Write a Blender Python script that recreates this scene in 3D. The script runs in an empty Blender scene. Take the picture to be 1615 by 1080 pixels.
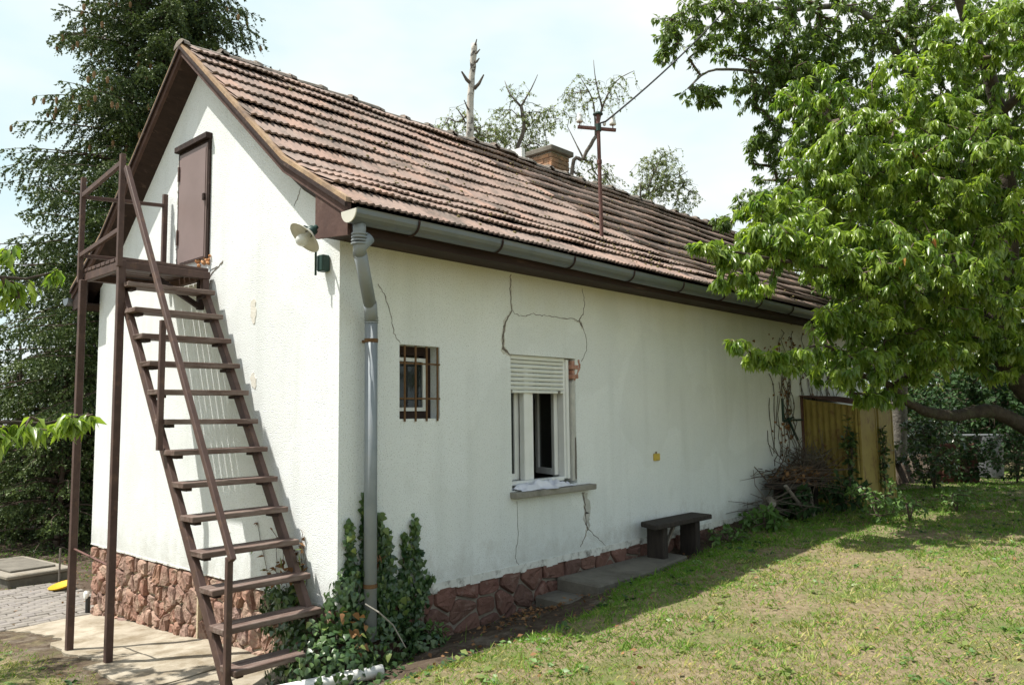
import bpy, math, random
import numpy as np
from mathutils import Vector, Matrix

rnd = random.Random(7)
rng = np.random.default_rng(11)
scene = bpy.context.scene
col = scene.collection
R = math.radians

# ------------------------------------------------------------------ camera
CAM = np.array([4.6529, -3.2607, 1.8439])
YAW, PITCH, ROLL, FPX = -0.7422, 0.0928, -0.0128, 1239.85
_fw = np.array([math.sin(YAW)*math.cos(PITCH), math.cos(YAW)*math.cos(PITCH), math.sin(PITCH)])
_rt = np.array([math.cos(YAW), -math.sin(YAW), 0.0]); _up = np.cross(_rt, _fw)
RT = _rt*math.cos(ROLL)+_up*math.sin(ROLL); UP = -_rt*math.sin(ROLL)+_up*math.cos(ROLL); FW = _fw
cd = bpy.data.cameras.new('camera'); cam = bpy.data.objects.new('camera', cd); col.objects.link(cam)
cam.matrix_world = Matrix(((RT[0], UP[0], -FW[0], CAM[0]), (RT[1], UP[1], -FW[1], CAM[1]), (RT[2], UP[2], -FW[2], CAM[2]), (0, 0, 0, 1)))
cd.sensor_width = 36; cd.lens = FPX/1615*36; cd.clip_start = .05; cd.clip_end = 2000
scene.camera = cam

def ray(x, y): return FW*FPX + RT*(x-807.5) - UP*(y-540)
def at(x, y, depth): return CAM + ray(x, y)/FPX*depth            # a point seen at x, y of the photograph, that many metres in front
def on(ax, val, x, y):
    d = ray(x, y); return CAM + d*((val-CAM[ax])/d[ax])
def wl(x, y): p = on(0, 0, x, y); return p[1], p[2]              # on the long wall: (y, z)
def wg(x, y): p = on(1, 0, x, y); return p[0], p[2]              # on the gable wall: (x, z)

# ------------------------------------------------------------------ light
SUN = np.array([-.93, -1.0, 2.62]); SUN /= np.linalg.norm(SUN)
world = bpy.data.worlds.new('World'); scene.world = world; world.use_nodes = True
nt = world.node_tree; nt.nodes.clear()
out = nt.nodes.new('ShaderNodeOutputWorld'); bg = nt.nodes.new('ShaderNodeBackground')
sky = nt.nodes.new('ShaderNodeTexSky'); sky.sky_type = 'NISHITA'; sky.sun_disc = False
sky.sun_elevation = math.asin(SUN[2]); sky.sun_rotation = math.atan2(SUN[0], SUN[1])
sky.air_density = 1.0; sky.dust_density = 2.5; sky.ozone_density = 1.0; sky.altitude = 150
tc = nt.nodes.new('ShaderNodeTexCoord'); mp = nt.nodes.new('ShaderNodeMapping'); mp.inputs['Scale'].default_value = (1.3, 1.3, 3.2)
no = nt.nodes.new('ShaderNodeTexNoise'); no.inputs['Scale'].default_value = 1.25; no.inputs['Detail'].default_value = 5; no.inputs['Roughness'].default_value = .55
rp = nt.nodes.new('ShaderNodeMapRange'); rp.inputs['From Min'].default_value = .38; rp.inputs['From Max'].default_value = .62
veil = nt.nodes.new('ShaderNodeMix'); veil.data_type = 'RGBA'; veil.inputs[6].default_value = (4.9, 6.3, 6.6, 1); veil.inputs[7].default_value = (7.0, 7.1, 6.95, 1)   # thin summer haze, pale cyan to white
sx_ = nt.nodes.new('ShaderNodeSeparateXYZ'); hz = nt.nodes.new('ShaderNodeMapRange'); hz.inputs['From Min'].default_value = .48; hz.inputs['From Max'].default_value = .85
hz.inputs['To Min'].default_value = .97; hz.inputs['To Max'].default_value = .12
mx = nt.nodes.new('ShaderNodeMix'); mx.data_type = 'RGBA'
L = nt.links.new
L(tc.outputs['Generated'], mp.inputs['Vector']); L(mp.outputs['Vector'], no.inputs['Vector']); L(no.outputs['Fac'], rp.inputs['Value']); L(rp.outputs['Result'], veil.inputs[0])
L(tc.outputs['Generated'], sx_.inputs[0]); L(sx_.outputs['Z'], hz.inputs['Value']); L(hz.outputs['Result'], mx.inputs[0])
L(sky.outputs['Color'], mx.inputs[6]); L(veil.outputs[2], mx.inputs[7]); L(mx.outputs[2], bg.inputs['Color']); L(bg.outputs['Background'], out.inputs['Surface'])
bg.inputs['Strength'].default_value = .1
sd = bpy.data.lights.new('sun', 'SUN'); sd.energy = 5.0; sd.angle = R(.5); sd.color = (1, .95, .86)
sun = bpy.data.objects.new('sun', sd); col.objects.link(sun)
sun.rotation_euler = Vector(SUN).to_track_quat('Z', 'Y').to_euler()
scene.view_settings.view_transform = 'Standard'; scene.view_settings.look = 'None'
scene.view_settings.exposure = 0.62; scene.view_settings.gamma = 1.0; scene.view_settings.use_curve_mapping = False
scene.cycles.max_bounces = 8; scene.cycles.transparent_max_bounces = 12
scene.cycles.use_denoising = True

# ------------------------------------------------------------------ materials
def mat(name, c1, c2=None, scale=6.0, detail=6, rough=.85, bump=.0, bscale=None, spec=.3, metal=0, tint=None, tintc=None,
        stretch=(1, 1, 1), dirt=None, dscale=2.0, damt=(.45, .7), rand=None, randc=None, bdist=.01, world_co=False):
    m = bpy.data.materials.new(name); m.use_nodes = True; t = m.node_tree; n = t.nodes; l = t.links.new
    b = n['Principled BSDF']; b.inputs['Roughness'].default_value = rough; b.inputs['Metallic'].default_value = metal
    b.inputs['Specular IOR Level'].default_value = spec
    c = n.new('ShaderNodeTexCoord'); mpn = n.new('ShaderNodeMapping'); mpn.inputs['Scale'].default_value = stretch
    if world_co:
        g = n.new('ShaderNodeNewGeometry'); l(g.outputs['Position'], mpn.inputs['Vector'])
    else: l(c.outputs['Object'], mpn.inputs['Vector'])
    cur = None
    if c2 is not None:
        x = n.new('ShaderNodeTexNoise'); x.inputs['Scale'].default_value = scale; x.inputs['Detail'].default_value = detail; x.inputs['Roughness'].default_value = .65
        l(mpn.outputs['Vector'], x.inputs['Vector'])
        rr = n.new('ShaderNodeMapRange'); rr.inputs['From Min'].default_value = .32; rr.inputs['From Max'].default_value = .68; l(x.outputs['Fac'], rr.inputs['Value'])
        k = n.new('ShaderNodeMix'); k.data_type = 'RGBA'; k.inputs[6].default_value = (*c1, 1); k.inputs[7].default_value = (*c2, 1)
        l(rr.outputs['Result'], k.inputs[0]); cur = k.outputs[2]
    def over(fac, colour, cur):
        k = n.new('ShaderNodeMix'); k.data_type = 'RGBA'; k.inputs[7].default_value = (*colour, 1); l(fac, k.inputs[0])
        if cur is None: k.inputs[6].default_value = (*c1, 1)
        else: l(cur, k.inputs[6])
        return k.outputs[2]
    if tintc is not None:
        a = n.new('ShaderNodeAttribute'); a.attribute_name = 'tint'; cur = over(a.outputs['Fac'], tintc, cur)
    if randc is not None:
        o = n.new('ShaderNodeObjectInfo'); a = n.new('ShaderNodeAttribute'); a.attribute_name = 'tint'
        s = n.new('ShaderNodeMath'); s.operation = 'ADD'; l(o.outputs['Random'], s.inputs[0]); l(a.outputs['Fac'], s.inputs[1])
        f = n.new('ShaderNodeMath'); f.operation = 'FRACT'; l(s.outputs[0], f.inputs[0])
        ramp = n.new('ShaderNodeValToRGB'); ramp.color_ramp.interpolation = 'LINEAR'
        el = ramp.color_ramp.elements
        while len(el) < len(randc): el.new(.5)
        for i, cc in enumerate(randc): el[i].position = i/(len(randc)-1); el[i].color = (*cc, 1)
        l(f.outputs[0], ramp.inputs['Fac'])
        k = n.new('ShaderNodeMix'); k.data_type = 'RGBA'; k.blend_type = 'MULTIPLY'; k.inputs[0].default_value = 1
        if cur is None: k.inputs[6].default_value = (*c1, 1)
        else: l(cur, k.inputs[6])
        l(ramp.outputs['Color'], k.inputs[7]); cur = k.outputs[2]
    if dirt is not None:
        x = n.new('ShaderNodeTexNoise'); x.inputs['Scale'].default_value = dscale; x.inputs['Detail'].default_value = 8; x.inputs['Roughness'].default_value = .7
        g = n.new('ShaderNodeNewGeometry'); mp2 = n.new('ShaderNodeMapping'); mp2.inputs['Scale'].default_value = stretch; l(g.outputs['Position'], mp2.inputs['Vector']); l(mp2.outputs['Vector'], x.inputs['Vector'])
        rr = n.new('ShaderNodeMapRange'); rr.inputs['From Min'].default_value = damt[0]; rr.inputs['From Max'].default_value = damt[1]; l(x.outputs['Fac'], rr.inputs['Value'])
        cur = over(rr.outputs['Result'], dirt, cur)
    if cur is None: b.inputs['Base Color'].default_value = (*c1, 1)
    else: l(cur, b.inputs['Base Color'])
    if bump:
        x = n.new('ShaderNodeTexNoise'); x.inputs['Scale'].default_value = bscale or scale*3; x.inputs['Detail'].default_value = 4; x.inputs['Roughness'].default_value = .6
        l(mpn.outputs['Vector'], x.inputs['Vector'])
        bp = n.new('ShaderNodeBump'); bp.inputs['Strength'].default_value = bump; bp.inputs['Distance'].default_value = bdist
        l(x.outputs['Fac'], bp.inputs['Height']); l(bp.outputs['Normal'], b.inputs['Normal'])
    return m

def leaf_mat(name, c1, c2, trans=.35, rough=.4, spec=.5, tcol=None):
    m = bpy.data.materials.new(name); m.use_nodes = True; t = m.node_tree; n = t.nodes; l = t.links.new
    b = n['Principled BSDF']; b.inputs['Roughness'].default_value = rough; b.inputs['Specular IOR Level'].default_value = spec
    a = n.new('ShaderNodeAttribute'); a.attribute_name = 'tint'
    k = n.new('ShaderNodeMix'); k.data_type = 'RGBA'; k.inputs[6].default_value = (*c1, 1); k.inputs[7].default_value = (*c2, 1); l(a.outputs['Fac'], k.inputs[0])
    l(k.outputs[2], b.inputs['Base Color'])
    if trans > 0:
        tr = n.new('ShaderNodeBsdfTranslucent')
        h = n.new('ShaderNodeMix'); h.data_type = 'RGBA'; h.blend_type = 'MULTIPLY'; h.inputs[0].default_value = 1
        l(k.outputs[2], h.inputs[6]); h.inputs[7].default_value = (*(tcol or (1.5, 1.6, .7)), 1); l(h.outputs[2], tr.inputs['Color'])
        ms = n.new('ShaderNodeMixShader'); ms.inputs[0].default_value = trans
        l(b.outputs[0], ms.inputs[1]); l(tr.outputs[0], ms.inputs[2]); l(ms.outputs[0], n['Material Output'].inputs['Surface'])
    return m

def glass_mat(name):
    m = bpy.data.materials.new(name); m.use_nodes = True; b = m.node_tree.nodes['Principled BSDF']
    b.inputs['Base Color'].default_value = (.02, .025, .025, 1); b.inputs['Roughness'].default_value = .04; b.inputs['Specular IOR Level'].default_value = .6
    b.inputs['Alpha'].default_value = .55
    return m

M = {}
def stucco(name, base, light, stain):
    m = mat(name, base, light, scale=1.1, rough=.93, spec=.15); t = m.node_tree; n = t.nodes; l = t.links.new; b = n['Principled BSDF']
    src = b.inputs['Base Color'].links[0].from_socket
    g = n.new('ShaderNodeNewGeometry'); sp = n.new('ShaderNodeSeparateXYZ'); l(g.outputs['Position'], sp.inputs[0])
    # rain streaks and grime: vertical stretched noise, and a splash band above the plinth
    mp1 = n.new('ShaderNodeMapping'); mp1.inputs['Scale'].default_value = (5, 5, .55); l(g.outputs['Position'], mp1.inputs['Vector'])
    x = n.new('ShaderNodeTexNoise'); x.inputs['Scale'].default_value = 1.0; x.inputs['Detail'].default_value = 7; l(mp1.outputs['Vector'], x.inputs['Vector'])
    r1 = n.new('ShaderNodeMapRange'); r1.inputs['From Min'].default_value = .5; r1.inputs['From Max'].default_value = .8; r1.inputs['To Max'].default_value = .38; l(x.outputs['Fac'], r1.inputs['Value'])
    k = n.new('ShaderNodeMix'); k.data_type = 'RGBA'; k.inputs[7].default_value = (*stain, 1); l(r1.outputs['Result'], k.inputs[0]); l(src, k.inputs[6])
    # sparse dark pits of the pebbledash
    v = n.new('ShaderNodeTexNoise'); v.inputs['Scale'].default_value = 110; v.inputs['Detail'].default_value = 2; l(g.outputs['Position'], v.inputs['Vector'])
    r2 = n.new('ShaderNodeMapRange'); r2.inputs['From Min'].default_value = .59; r2.inputs['From Max'].default_value = .68; r2.inputs['To Max'].default_value = .62; l(v.outputs['Fac'], r2.inputs['Value'])
    k2 = n.new('ShaderNodeMix'); k2.data_type = 'RGBA'; k2.inputs[7].default_value = (.3, .3, .28, 1); l(r2.outputs['Result'], k2.inputs[0]); l(k.outputs[2], k2.inputs[6])
    # patchy olive tint, stronger towards the eaves of the long wall
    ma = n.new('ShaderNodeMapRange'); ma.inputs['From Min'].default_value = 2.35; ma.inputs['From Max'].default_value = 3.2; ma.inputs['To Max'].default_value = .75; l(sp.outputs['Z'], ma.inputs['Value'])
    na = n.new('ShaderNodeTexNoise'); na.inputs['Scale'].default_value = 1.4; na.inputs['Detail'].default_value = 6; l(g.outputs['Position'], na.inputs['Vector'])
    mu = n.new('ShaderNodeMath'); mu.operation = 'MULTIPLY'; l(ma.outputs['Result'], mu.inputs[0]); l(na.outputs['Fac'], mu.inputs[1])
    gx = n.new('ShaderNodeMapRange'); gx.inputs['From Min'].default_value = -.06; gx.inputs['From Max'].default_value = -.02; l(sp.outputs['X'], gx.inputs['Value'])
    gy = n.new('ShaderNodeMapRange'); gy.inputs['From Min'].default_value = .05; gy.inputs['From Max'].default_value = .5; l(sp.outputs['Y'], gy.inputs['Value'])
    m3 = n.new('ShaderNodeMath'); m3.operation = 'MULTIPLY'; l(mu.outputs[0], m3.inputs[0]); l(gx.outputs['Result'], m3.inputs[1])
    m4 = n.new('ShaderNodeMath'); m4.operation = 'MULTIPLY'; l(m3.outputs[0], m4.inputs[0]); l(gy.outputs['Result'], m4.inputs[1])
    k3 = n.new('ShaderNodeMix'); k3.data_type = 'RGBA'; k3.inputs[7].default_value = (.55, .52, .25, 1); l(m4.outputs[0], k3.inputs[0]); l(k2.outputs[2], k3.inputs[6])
    sb_ = n.new('ShaderNodeMapRange'); sb_.inputs['From Min'].default_value = .95; sb_.inputs['From Max'].default_value = .55; l(sp.outputs['Z'], sb_.inputs['Value'])
    nb = n.new('ShaderNodeTexNoise'); nb.inputs['Scale'].default_value = 5.5; nb.inputs['Detail'].default_value = 8; nb.inputs['Roughness'].default_value = .75; l(g.outputs['Position'], nb.inputs['Vector'])
    ad = n.new('ShaderNodeMath'); ad.operation = 'MULTIPLY_ADD'; l(sb_.outputs['Result'], ad.inputs[0]); ad.inputs[1].default_value = .32; l(nb.outputs['Fac'], ad.inputs[2])
    sr = n.new('ShaderNodeMapRange'); sr.inputs['From Min'].default_value = .62; sr.inputs['From Max'].default_value = .86; sr.inputs['To Max'].default_value = .40; l(ad.outputs[0], sr.inputs['Value'])
    k4 = n.new('ShaderNodeMix'); k4.data_type = 'RGBA'; k4.inputs[7].default_value = (.40, .38, .33, 1); l(sr.outputs['Result'], k4.inputs[0]); l(k3.outputs[2], k4.inputs[6])
    # old patched render: cleaner and greyer fields with a wandering edge
    pn = n.new('ShaderNodeTexNoise'); pn.inputs['Scale'].default_value = .75; pn.inputs['Detail'].default_value = 4; pn.inputs['Distortion'].default_value = .6; l(g.outputs['Position'], pn.inputs['Vector'])
    pr = n.new('ShaderNodeMapRange'); pr.inputs['From Min'].default_value = .52; pr.inputs['From Max'].default_value = .545; pr.inputs['To Max'].default_value = .2; l(pn.outputs['Fac'], pr.inputs['Value'])
    k5 = n.new('ShaderNodeMix'); k5.data_type = 'RGBA'; k5.inputs[7].default_value = (.60, .63, .61, 1); l(pr.outputs['Result'], k5.inputs[0]); l(k4.outputs[2], k5.inputs[6])
    l(k5.outputs[2], b.inputs['Base Color'])
    a1 = n.new('ShaderNodeTexNoise'); a1.inputs['Scale'].default_value = 105; a1.inputs['Detail'].default_value = 3; l(g.outputs['Position'], a1.inputs['Vector'])
    a2 = n.new('ShaderNodeTexNoise'); a2.inputs['Scale'].default_value = 2.2; a2.inputs['Detail'].default_value = 2; l(g.outputs['Position'], a2.inputs['Vector'])
    bp = n.new('ShaderNodeBump'); bp.inputs['Strength'].default_value = .72; bp.inputs['Distance'].default_value = .008; l(a1.outputs['Fac'], bp.inputs['Height'])
    bp2 = n.new('ShaderNodeBump'); bp2.inputs['Strength'].default_value = .15; bp2.inputs['Distance'].default_value = .04; l(a2.outputs['Fac'], bp2.inputs['Height']); l(bp.outputs['Normal'], bp2.inputs['Normal'])
    l(bp2.outputs['Normal'], b.inputs['Normal'])
    return m
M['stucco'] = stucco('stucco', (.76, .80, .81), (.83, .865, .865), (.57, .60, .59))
M['mortar_grey'] = mat('mortar_grey', (.42, .42, .40), (.55, .54, .50), 14, bump=.4, bscale=40)
M['crack'] = mat('crack', (.10, .085, .07), (.22, .19, .16), 40)
M['brick_red'] = mat('brick_red', (.36, .16, .11), (.48, .30, .24), 18, bump=.5, bscale=30)
M['foam'] = mat('foam', (.50, .20, .07), (.62, .38, .20), 25, bump=.6, bscale=50)
M['brown_paint'] = mat('brown_paint', (.070, .041, .034), (.105, .064, .054), 9, rough=.62, bump=.12, bscale=50, dirt=(.17, .10, .065), dscale=11, damt=(.54, .74), spec=.35)
M['brown_tread'] = mat('brown_tread', (.085, .052, .042), (.13, .085, .070), 5, rough=.7, bump=.25, bscale=30, stretch=(3, .5, 3), dirt=(.24, .19, .165), dscale=6, damt=(.44, .72))
M['brown_dark'] = mat('brown_dark', (.020, .011, .009), (.040, .023, .019), 6, rough=.75, bump=.3, bscale=24, stretch=(3, .25, 3), dirt=(.17, .11, .09), dscale=4, damt=(.58, .8))
M['barge'] = mat('barge', (.065, .036, .030), (.11, .062, .05), 6, rough=.75, bump=.3, bscale=20, dirt=(.18, .125, .10), dscale=9, damt=(.56, .78))
M['verge'] = mat('verge', (.30, .19, .11), (.42, .31, .20), 7, rough=.9, bump=.5, bscale=22, dirt=(.16, .12, .10), dscale=5)
M['door_brown'] = mat('door_brown', (.20, .145, .135), (.235, .17, .16), 3, rough=.5, bump=.05, bscale=14, spec=.4)
M['zinc'] = mat('zinc', (.22, .25, .27), (.29, .32, .345), 5, rough=.58, metal=.15, bump=.06, bscale=9, dirt=(.24, .25, .24), dscale=5, damt=(.52, .75))
M['zinc_old'] = mat('zinc_old', (.15, .175, .195), (.21, .235, .255), 4, rough=.42, metal=.55, bump=.08, bscale=9, dirt=(.16, .16, .15), dscale=4, damt=(.5, .75))
M['rust'] = mat('rust', (.105, .058, .028), (.17, .095, .045), 25, rough=.9, bump=.3, bscale=80)
M['rust_dark'] = mat('rust_dark', (.10, .05, .045), (.17, .09, .075), 25, rough=.8, bump=.3, bscale=80)
M['pvc'] = mat('pvc', (.80, .81, .80), (.72, .73, .71), 5, rough=.4, spec=.45)
M['shutter'] = mat('shutter', (.74, .76, .73), (.66, .68, .65), 4, rough=.5)
M['glass'] = glass_mat('glass')
M['dark'] = mat('dark', (.03, .028, .025), (.05, .045, .04), 4)
M['plaster_in'] = mat('plaster_in', (.62, .60, .54), (.52, .50, .45), 2)
M['sill'] = mat('sill', (.24, .23, .20), (.36, .34, .30), 10, bump=.5, bscale=30, dirt=(.12, .11, .09), dscale=5)
M['tulle'] = mat('tulle', (.78, .79, .86), (.70, .71, .78), 12, rough=.7)
M['tile'] = mat('tile', (.345, .258, .215), (.24, .19, .168), 5, rough=.92, bump=.5, bscale=60, bdist=.004,
                randc=[(.86, .85, .86), (1.0, .95, .93), (1.12, 1.06, 1.02), (.93, .88, .87), (1.18, 1.04, .96), (.88, .90, .91), (1.06, 1.04, 1.02), (.74, .73, .73)],
                dirt=(.11, .095, .08), dscale=2.8, damt=(.47, .68))
M['ridge'] = mat('ridge', (.28, .235, .205), (.40, .33, .28), 6, rough=.95, bump=.6, bscale=30, dirt=(.13, .13, .105), dscale=6, damt=(.42, .66))
M['lichen'] = mat('lichen', (.13, .115, .055), (.20, .15, .06), 30, bump=.5)
M['ridge_mortar'] = mat('ridge_mortar', (.22, .20, .18), (.32, .29, .25), 12, rough=.97, bump=.6, bscale=30)
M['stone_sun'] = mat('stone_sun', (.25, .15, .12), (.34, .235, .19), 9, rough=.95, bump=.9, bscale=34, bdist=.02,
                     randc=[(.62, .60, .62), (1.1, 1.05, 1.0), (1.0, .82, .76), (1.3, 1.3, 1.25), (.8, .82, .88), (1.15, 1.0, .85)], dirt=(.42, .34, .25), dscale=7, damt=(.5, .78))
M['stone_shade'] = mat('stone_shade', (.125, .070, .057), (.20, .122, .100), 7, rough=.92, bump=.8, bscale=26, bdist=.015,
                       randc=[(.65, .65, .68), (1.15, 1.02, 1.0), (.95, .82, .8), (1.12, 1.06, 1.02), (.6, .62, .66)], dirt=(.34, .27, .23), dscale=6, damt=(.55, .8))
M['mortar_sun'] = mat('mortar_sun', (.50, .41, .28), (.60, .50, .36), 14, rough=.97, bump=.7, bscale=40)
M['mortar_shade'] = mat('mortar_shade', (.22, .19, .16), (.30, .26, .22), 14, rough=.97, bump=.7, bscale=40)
M['drip'] = mat('drip', (.74, .75, .72), (.60, .60, .56), 8, bump=.6, bscale=30, dirt=(.22, .21, .19), dscale=9, damt=(.50, .66))
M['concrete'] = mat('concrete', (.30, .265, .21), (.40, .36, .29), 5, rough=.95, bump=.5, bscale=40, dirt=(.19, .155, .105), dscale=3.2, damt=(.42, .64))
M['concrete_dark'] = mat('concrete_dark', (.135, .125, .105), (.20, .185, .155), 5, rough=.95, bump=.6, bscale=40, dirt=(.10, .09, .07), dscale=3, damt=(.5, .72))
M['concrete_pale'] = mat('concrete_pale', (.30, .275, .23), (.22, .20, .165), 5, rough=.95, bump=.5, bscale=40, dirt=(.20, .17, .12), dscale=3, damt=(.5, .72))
M['paver'] = mat('paver', (.19, .175, .155), (.26, .24, .215), 8, rough=.95, bump=.5, bscale=40, randc=[(.8, .8, .8), (1.1, 1.1, 1.1), (.95, .95, 1)])
M['old_wood'] = mat('old_wood', (.026, .021, .019), (.055, .045, .038), 7, rough=.9, bump=.6, bscale=18, stretch=(4, 4, .6))
M['grey_wood'] = mat('grey_wood', (.16, .14, .12), (.25, .22, .19), 9, rough=.9, bump=.6, bscale=18, stretch=(3, .4, 3))
M['yellow_tin'] = mat('yellow_tin', (.36, .285, .075), (.27, .205, .06), 4, rough=.6, bump=.1, dirt=(.17, .09, .045), dscale=5, damt=(.52, .68))
M['yellow_box'] = mat('yellow_box', (.62, .46, .09), (.52, .38, .08), 8, rough=.6)
M['yellow_plastic'] = mat('yellow_plastic', (.60, .36, .03), None, rough=.4)
M['green_iron'] = mat('green_iron', (.018, .045, .038), (.03, .065, .055), 12, rough=.5)
M['enamel'] = mat('enamel', (.62, .61, .54), (.52, .51, .45), 5, rough=.3, dirt=(.35, .30, .22), dscale=12, damt=(.6, .8))
M['bulb'] = glass_mat('bulb_glass')
M['bulb'].node_tree.nodes['Principled BSDF'].inputs['Base Color'].default_value = (.75, .76, .74, 1); M['bulb'].node_tree.nodes['Principled BSDF'].inputs['Alpha'].default_value = .75
M['porcelain'] = mat('porcelain', (.75, .75, .72), (.62, .62, .58), 20, rough=.25, spec=.5)
M['black_wire'] = mat('black_wire', (.05, .05, .05), None, rough=.6)
M['bark_cherry'] = mat('bark_cherry', (.038, .03, .024), (.085, .07, .055), 9, rough=.95, bump=.9, bscale=16, stretch=(1, 1, 1), dirt=(.075, .085, .04), dscale=3, damt=(.55, .75), bdist=.03)
M['bark_twig'] = mat('bark_twig', (.09, .065, .05), (.13, .10, .08), 20, rough=.9)
M['bark_grey'] = mat('bark_grey', (.13, .12, .105), (.20, .185, .16), 8, rough=.95, bump=.9, bscale=18, bdist=.03)
M['bark_birch'] = mat('bark_birch', (.60, .57, .52), (.42, .40, .36), 5, rough=.9, dirt=(.07, .06, .055), dscale=5, damt=(.52, .60), bump=.4, bscale=12)
M['bark_spruce'] = mat('bark_spruce', (.07, .05, .038), (.12, .09, .07), 8, rough=.95, bump=.8, bscale=18)
M['bark_dead'] = mat('bark_dead', (.10, .085, .07), (.17, .15, .13), 8, rough=.95)
M['cherry_leaf'] = leaf_mat('cherry_leaf', (.115, .205, .032), (.28, .375, .065), .45, .32, .7)
M['cherry_leaf_dark'] = leaf_mat('cherry_leaf_dark', (.085, .145, .034), (.16, .23, .055), .38, .42, .5)
M['yellow_leaf'] = leaf_mat('yellow_leaf', (.42, .24, .05), (.40, .14, .04), .3, .5, .3, (1.2, 1, .6))
M['birch_leaf'] = leaf_mat('birch_leaf', (.14, .19, .08), (.24, .28, .14), .35, .5, .4)
M['ivy_leaf'] = leaf_mat('ivy_leaf', (.022, .058, .022), (.11, .18, .055), .12, .32, .6)
M['ivy_young'] = leaf_mat('ivy_young', (.10, .17, .04), (.22, .27, .08), .3, .4, .5)
M['weed_leaf'] = leaf_mat('weed_leaf', (.10, .19, .055), (.17, .28, .09), .3, .45, .4)
M['weed_dark'] = leaf_mat('weed_dark', (.022, .052, .022), (.055, .105, .036), .15, .65, .2)
M['hedge_leaf'] = leaf_mat('hedge_leaf', (.06, .11, .03), (.20, .25, .07), .35, .45, .4)
M['dead_leaf'] = leaf_mat('dead_leaf', (.15, .075, .036), (.30, .17, .08), .1, .8, .2, (1, .9, .6))
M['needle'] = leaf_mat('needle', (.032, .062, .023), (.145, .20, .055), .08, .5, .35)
M['cone'] = mat('cone', (.17, .105, .05), (.25, .16, .08), 30, rough=.9, bump=.6)
M['grass'] = leaf_mat('grass', (.125, .265, .030), (.52, .45, .18), .3, .55, .25, (1.2, 1.2, .8))

# ------------------------------------------------------------------ mesh helpers
class MB:
    def __init__(s): s.v = []; s.f = []; s.t = []
    def add(s, vs, fs, tint=0.0):
        o = len(s.v); s.v += [tuple(map(float, p)) for p in vs]; s.f += [tuple(i+o for i in f) for f in fs]; s.t += [tint]*len(vs); return s
    def box(s, c, size, rot=None, tint=0.0):
        hx, hy, hz = size[0]/2, size[1]/2, size[2]/2
        vs = [Vector((x, y, z)) for x in (-hx, hx) for y in (-hy, hy) for z in (-hz, hz)]
        if rot is not None: vs = [rot @ p for p in vs]
        vs = [p+Vector(c) for p in vs]
        return s.add(vs, [(0, 1, 3, 2), (4, 6, 7, 5), (0, 4, 5, 1), (2, 3, 7, 6), (0, 2, 6, 4), (1, 5, 7, 3)], tint)
    def bx(s, x0, x1, y0, y1, z0, z1, tint=0.0): return s.box(((x0+x1)/2, (y0+y1)/2, (z0+z1)/2), (abs(x1-x0), abs(y1-y0), abs(z1-z0)), None, tint)
    def bar(s, p, q, w, h, side=(0, 1, 0)):
        """square bar from p to q; w along `side`, h across"""
        p, q = Vector(p), Vector(q); d = (q-p); ln = d.length; d.normalize()
        sd_ = Vector(side); sd_ = (sd_-d*sd_.dot(d)).normalized(); n_ = d.cross(sd_)
        m3 = Matrix((sd_, n_, d)).transposed()
        return s.box((p+q)/2, (w, h, ln), m3)
    def tube(s, pts, rad, n=8, cap=True, tint=0.0):
        pts = [Vector(p) for p in pts]; rad = rad if hasattr(rad, '__len__') else [rad]*len(pts)
        vs = []; fs = []; ref = Vector((.31, .17, .93))
        prev = None
        for i, p in enumerate(pts):
            d = (pts[min(i+1, len(pts)-1)]-pts[max(i-1, 0)])
            if d.length < 1e-9: d = Vector((0, 0, 1))
            d.normalize()
            if prev is None:
                a = d.cross(ref)
                if a.length < .05: a = d.cross(Vector((1, 0, 0)))
            else: a = prev - d*prev.dot(d)
            a.normalize(); prev = a; b = d.cross(a)
            for k in range(n):
                t = 2*math.pi*k/n; vs.append(p+(a*math.cos(t)+b*math.sin(t))*rad[i])
        for i in range(len(pts)-1):
            for k in range(n):
                k2 = (k+1) % n; fs.append((i*n+k, i*n+k2, (i+1)*n+k2, (i+1)*n+k))
        if cap: fs.append(tuple(range(n))[::-1]); fs.append(tuple((len(pts)-1)*n+k for k in range(n)))
        return s.add(vs, fs, tint)
    def prism(s, poly, axis, a, b, tint=0.0):
        """polygon in the two other axes, extruded along `axis` from a to b"""
        def P(u, v, w): return {0: (w, u, v), 1: (u, w, v), 2: (u, v, w)}[axis]
        n = len(poly); vs = [P(u, v, a) for u, v in poly]+[P(u, v, b) for u, v in poly]
        fs = [tuple(range(n))[::-1], tuple(range(n, 2*n))]+[(i, (i+1) % n, n+(i+1) % n, n+i) for i in range(n)]
        return s.add(vs, fs, tint)
    def lathe(s, prof, n=16, M3=None, c=(0, 0, 0)):
        vs = []; fs = []
        for r, z in prof:
            for k in range(n):
                t = 2*math.pi*k/n; p = Vector((r*math.cos(t), r*math.sin(t), z)); p = M3 @ p if M3 else p; vs.append(p+Vector(c))
        for i in range(len(prof)-1):
            for k in range(n): k2 = (k+1) % n; fs.append((i*n+k, i*n+k2, (i+1)*n+k2, (i+1)*n+k))
        return s.add(vs, fs)
    def mesh(s, name, fix=True, smooth=False, bevel=0):
        me = bpy.data.meshes.new(name); me.from_pydata(s.v, [], s.f)
        if any(s.t):
            a = me.attributes.new('tint', 'FLOAT', 'POINT'); a.data.foreach_set('value', np.array(s.t, dtype=np.float32))
        if fix:
            import bmesh
            bm = bmesh.new(); bm.from_mesh(me); bmesh.ops.recalc_face_normals(bm, faces=bm.faces)
            if bevel: bmesh.ops.bevel(bm, geom=list(bm.edges), offset=bevel, segments=1, affect='EDGES')
            bm.to_mesh(me); bm.free()
        if smooth: me.polygons.foreach_set('use_smooth', [True]*len(me.polygons))
        me.update(); return me

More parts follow.
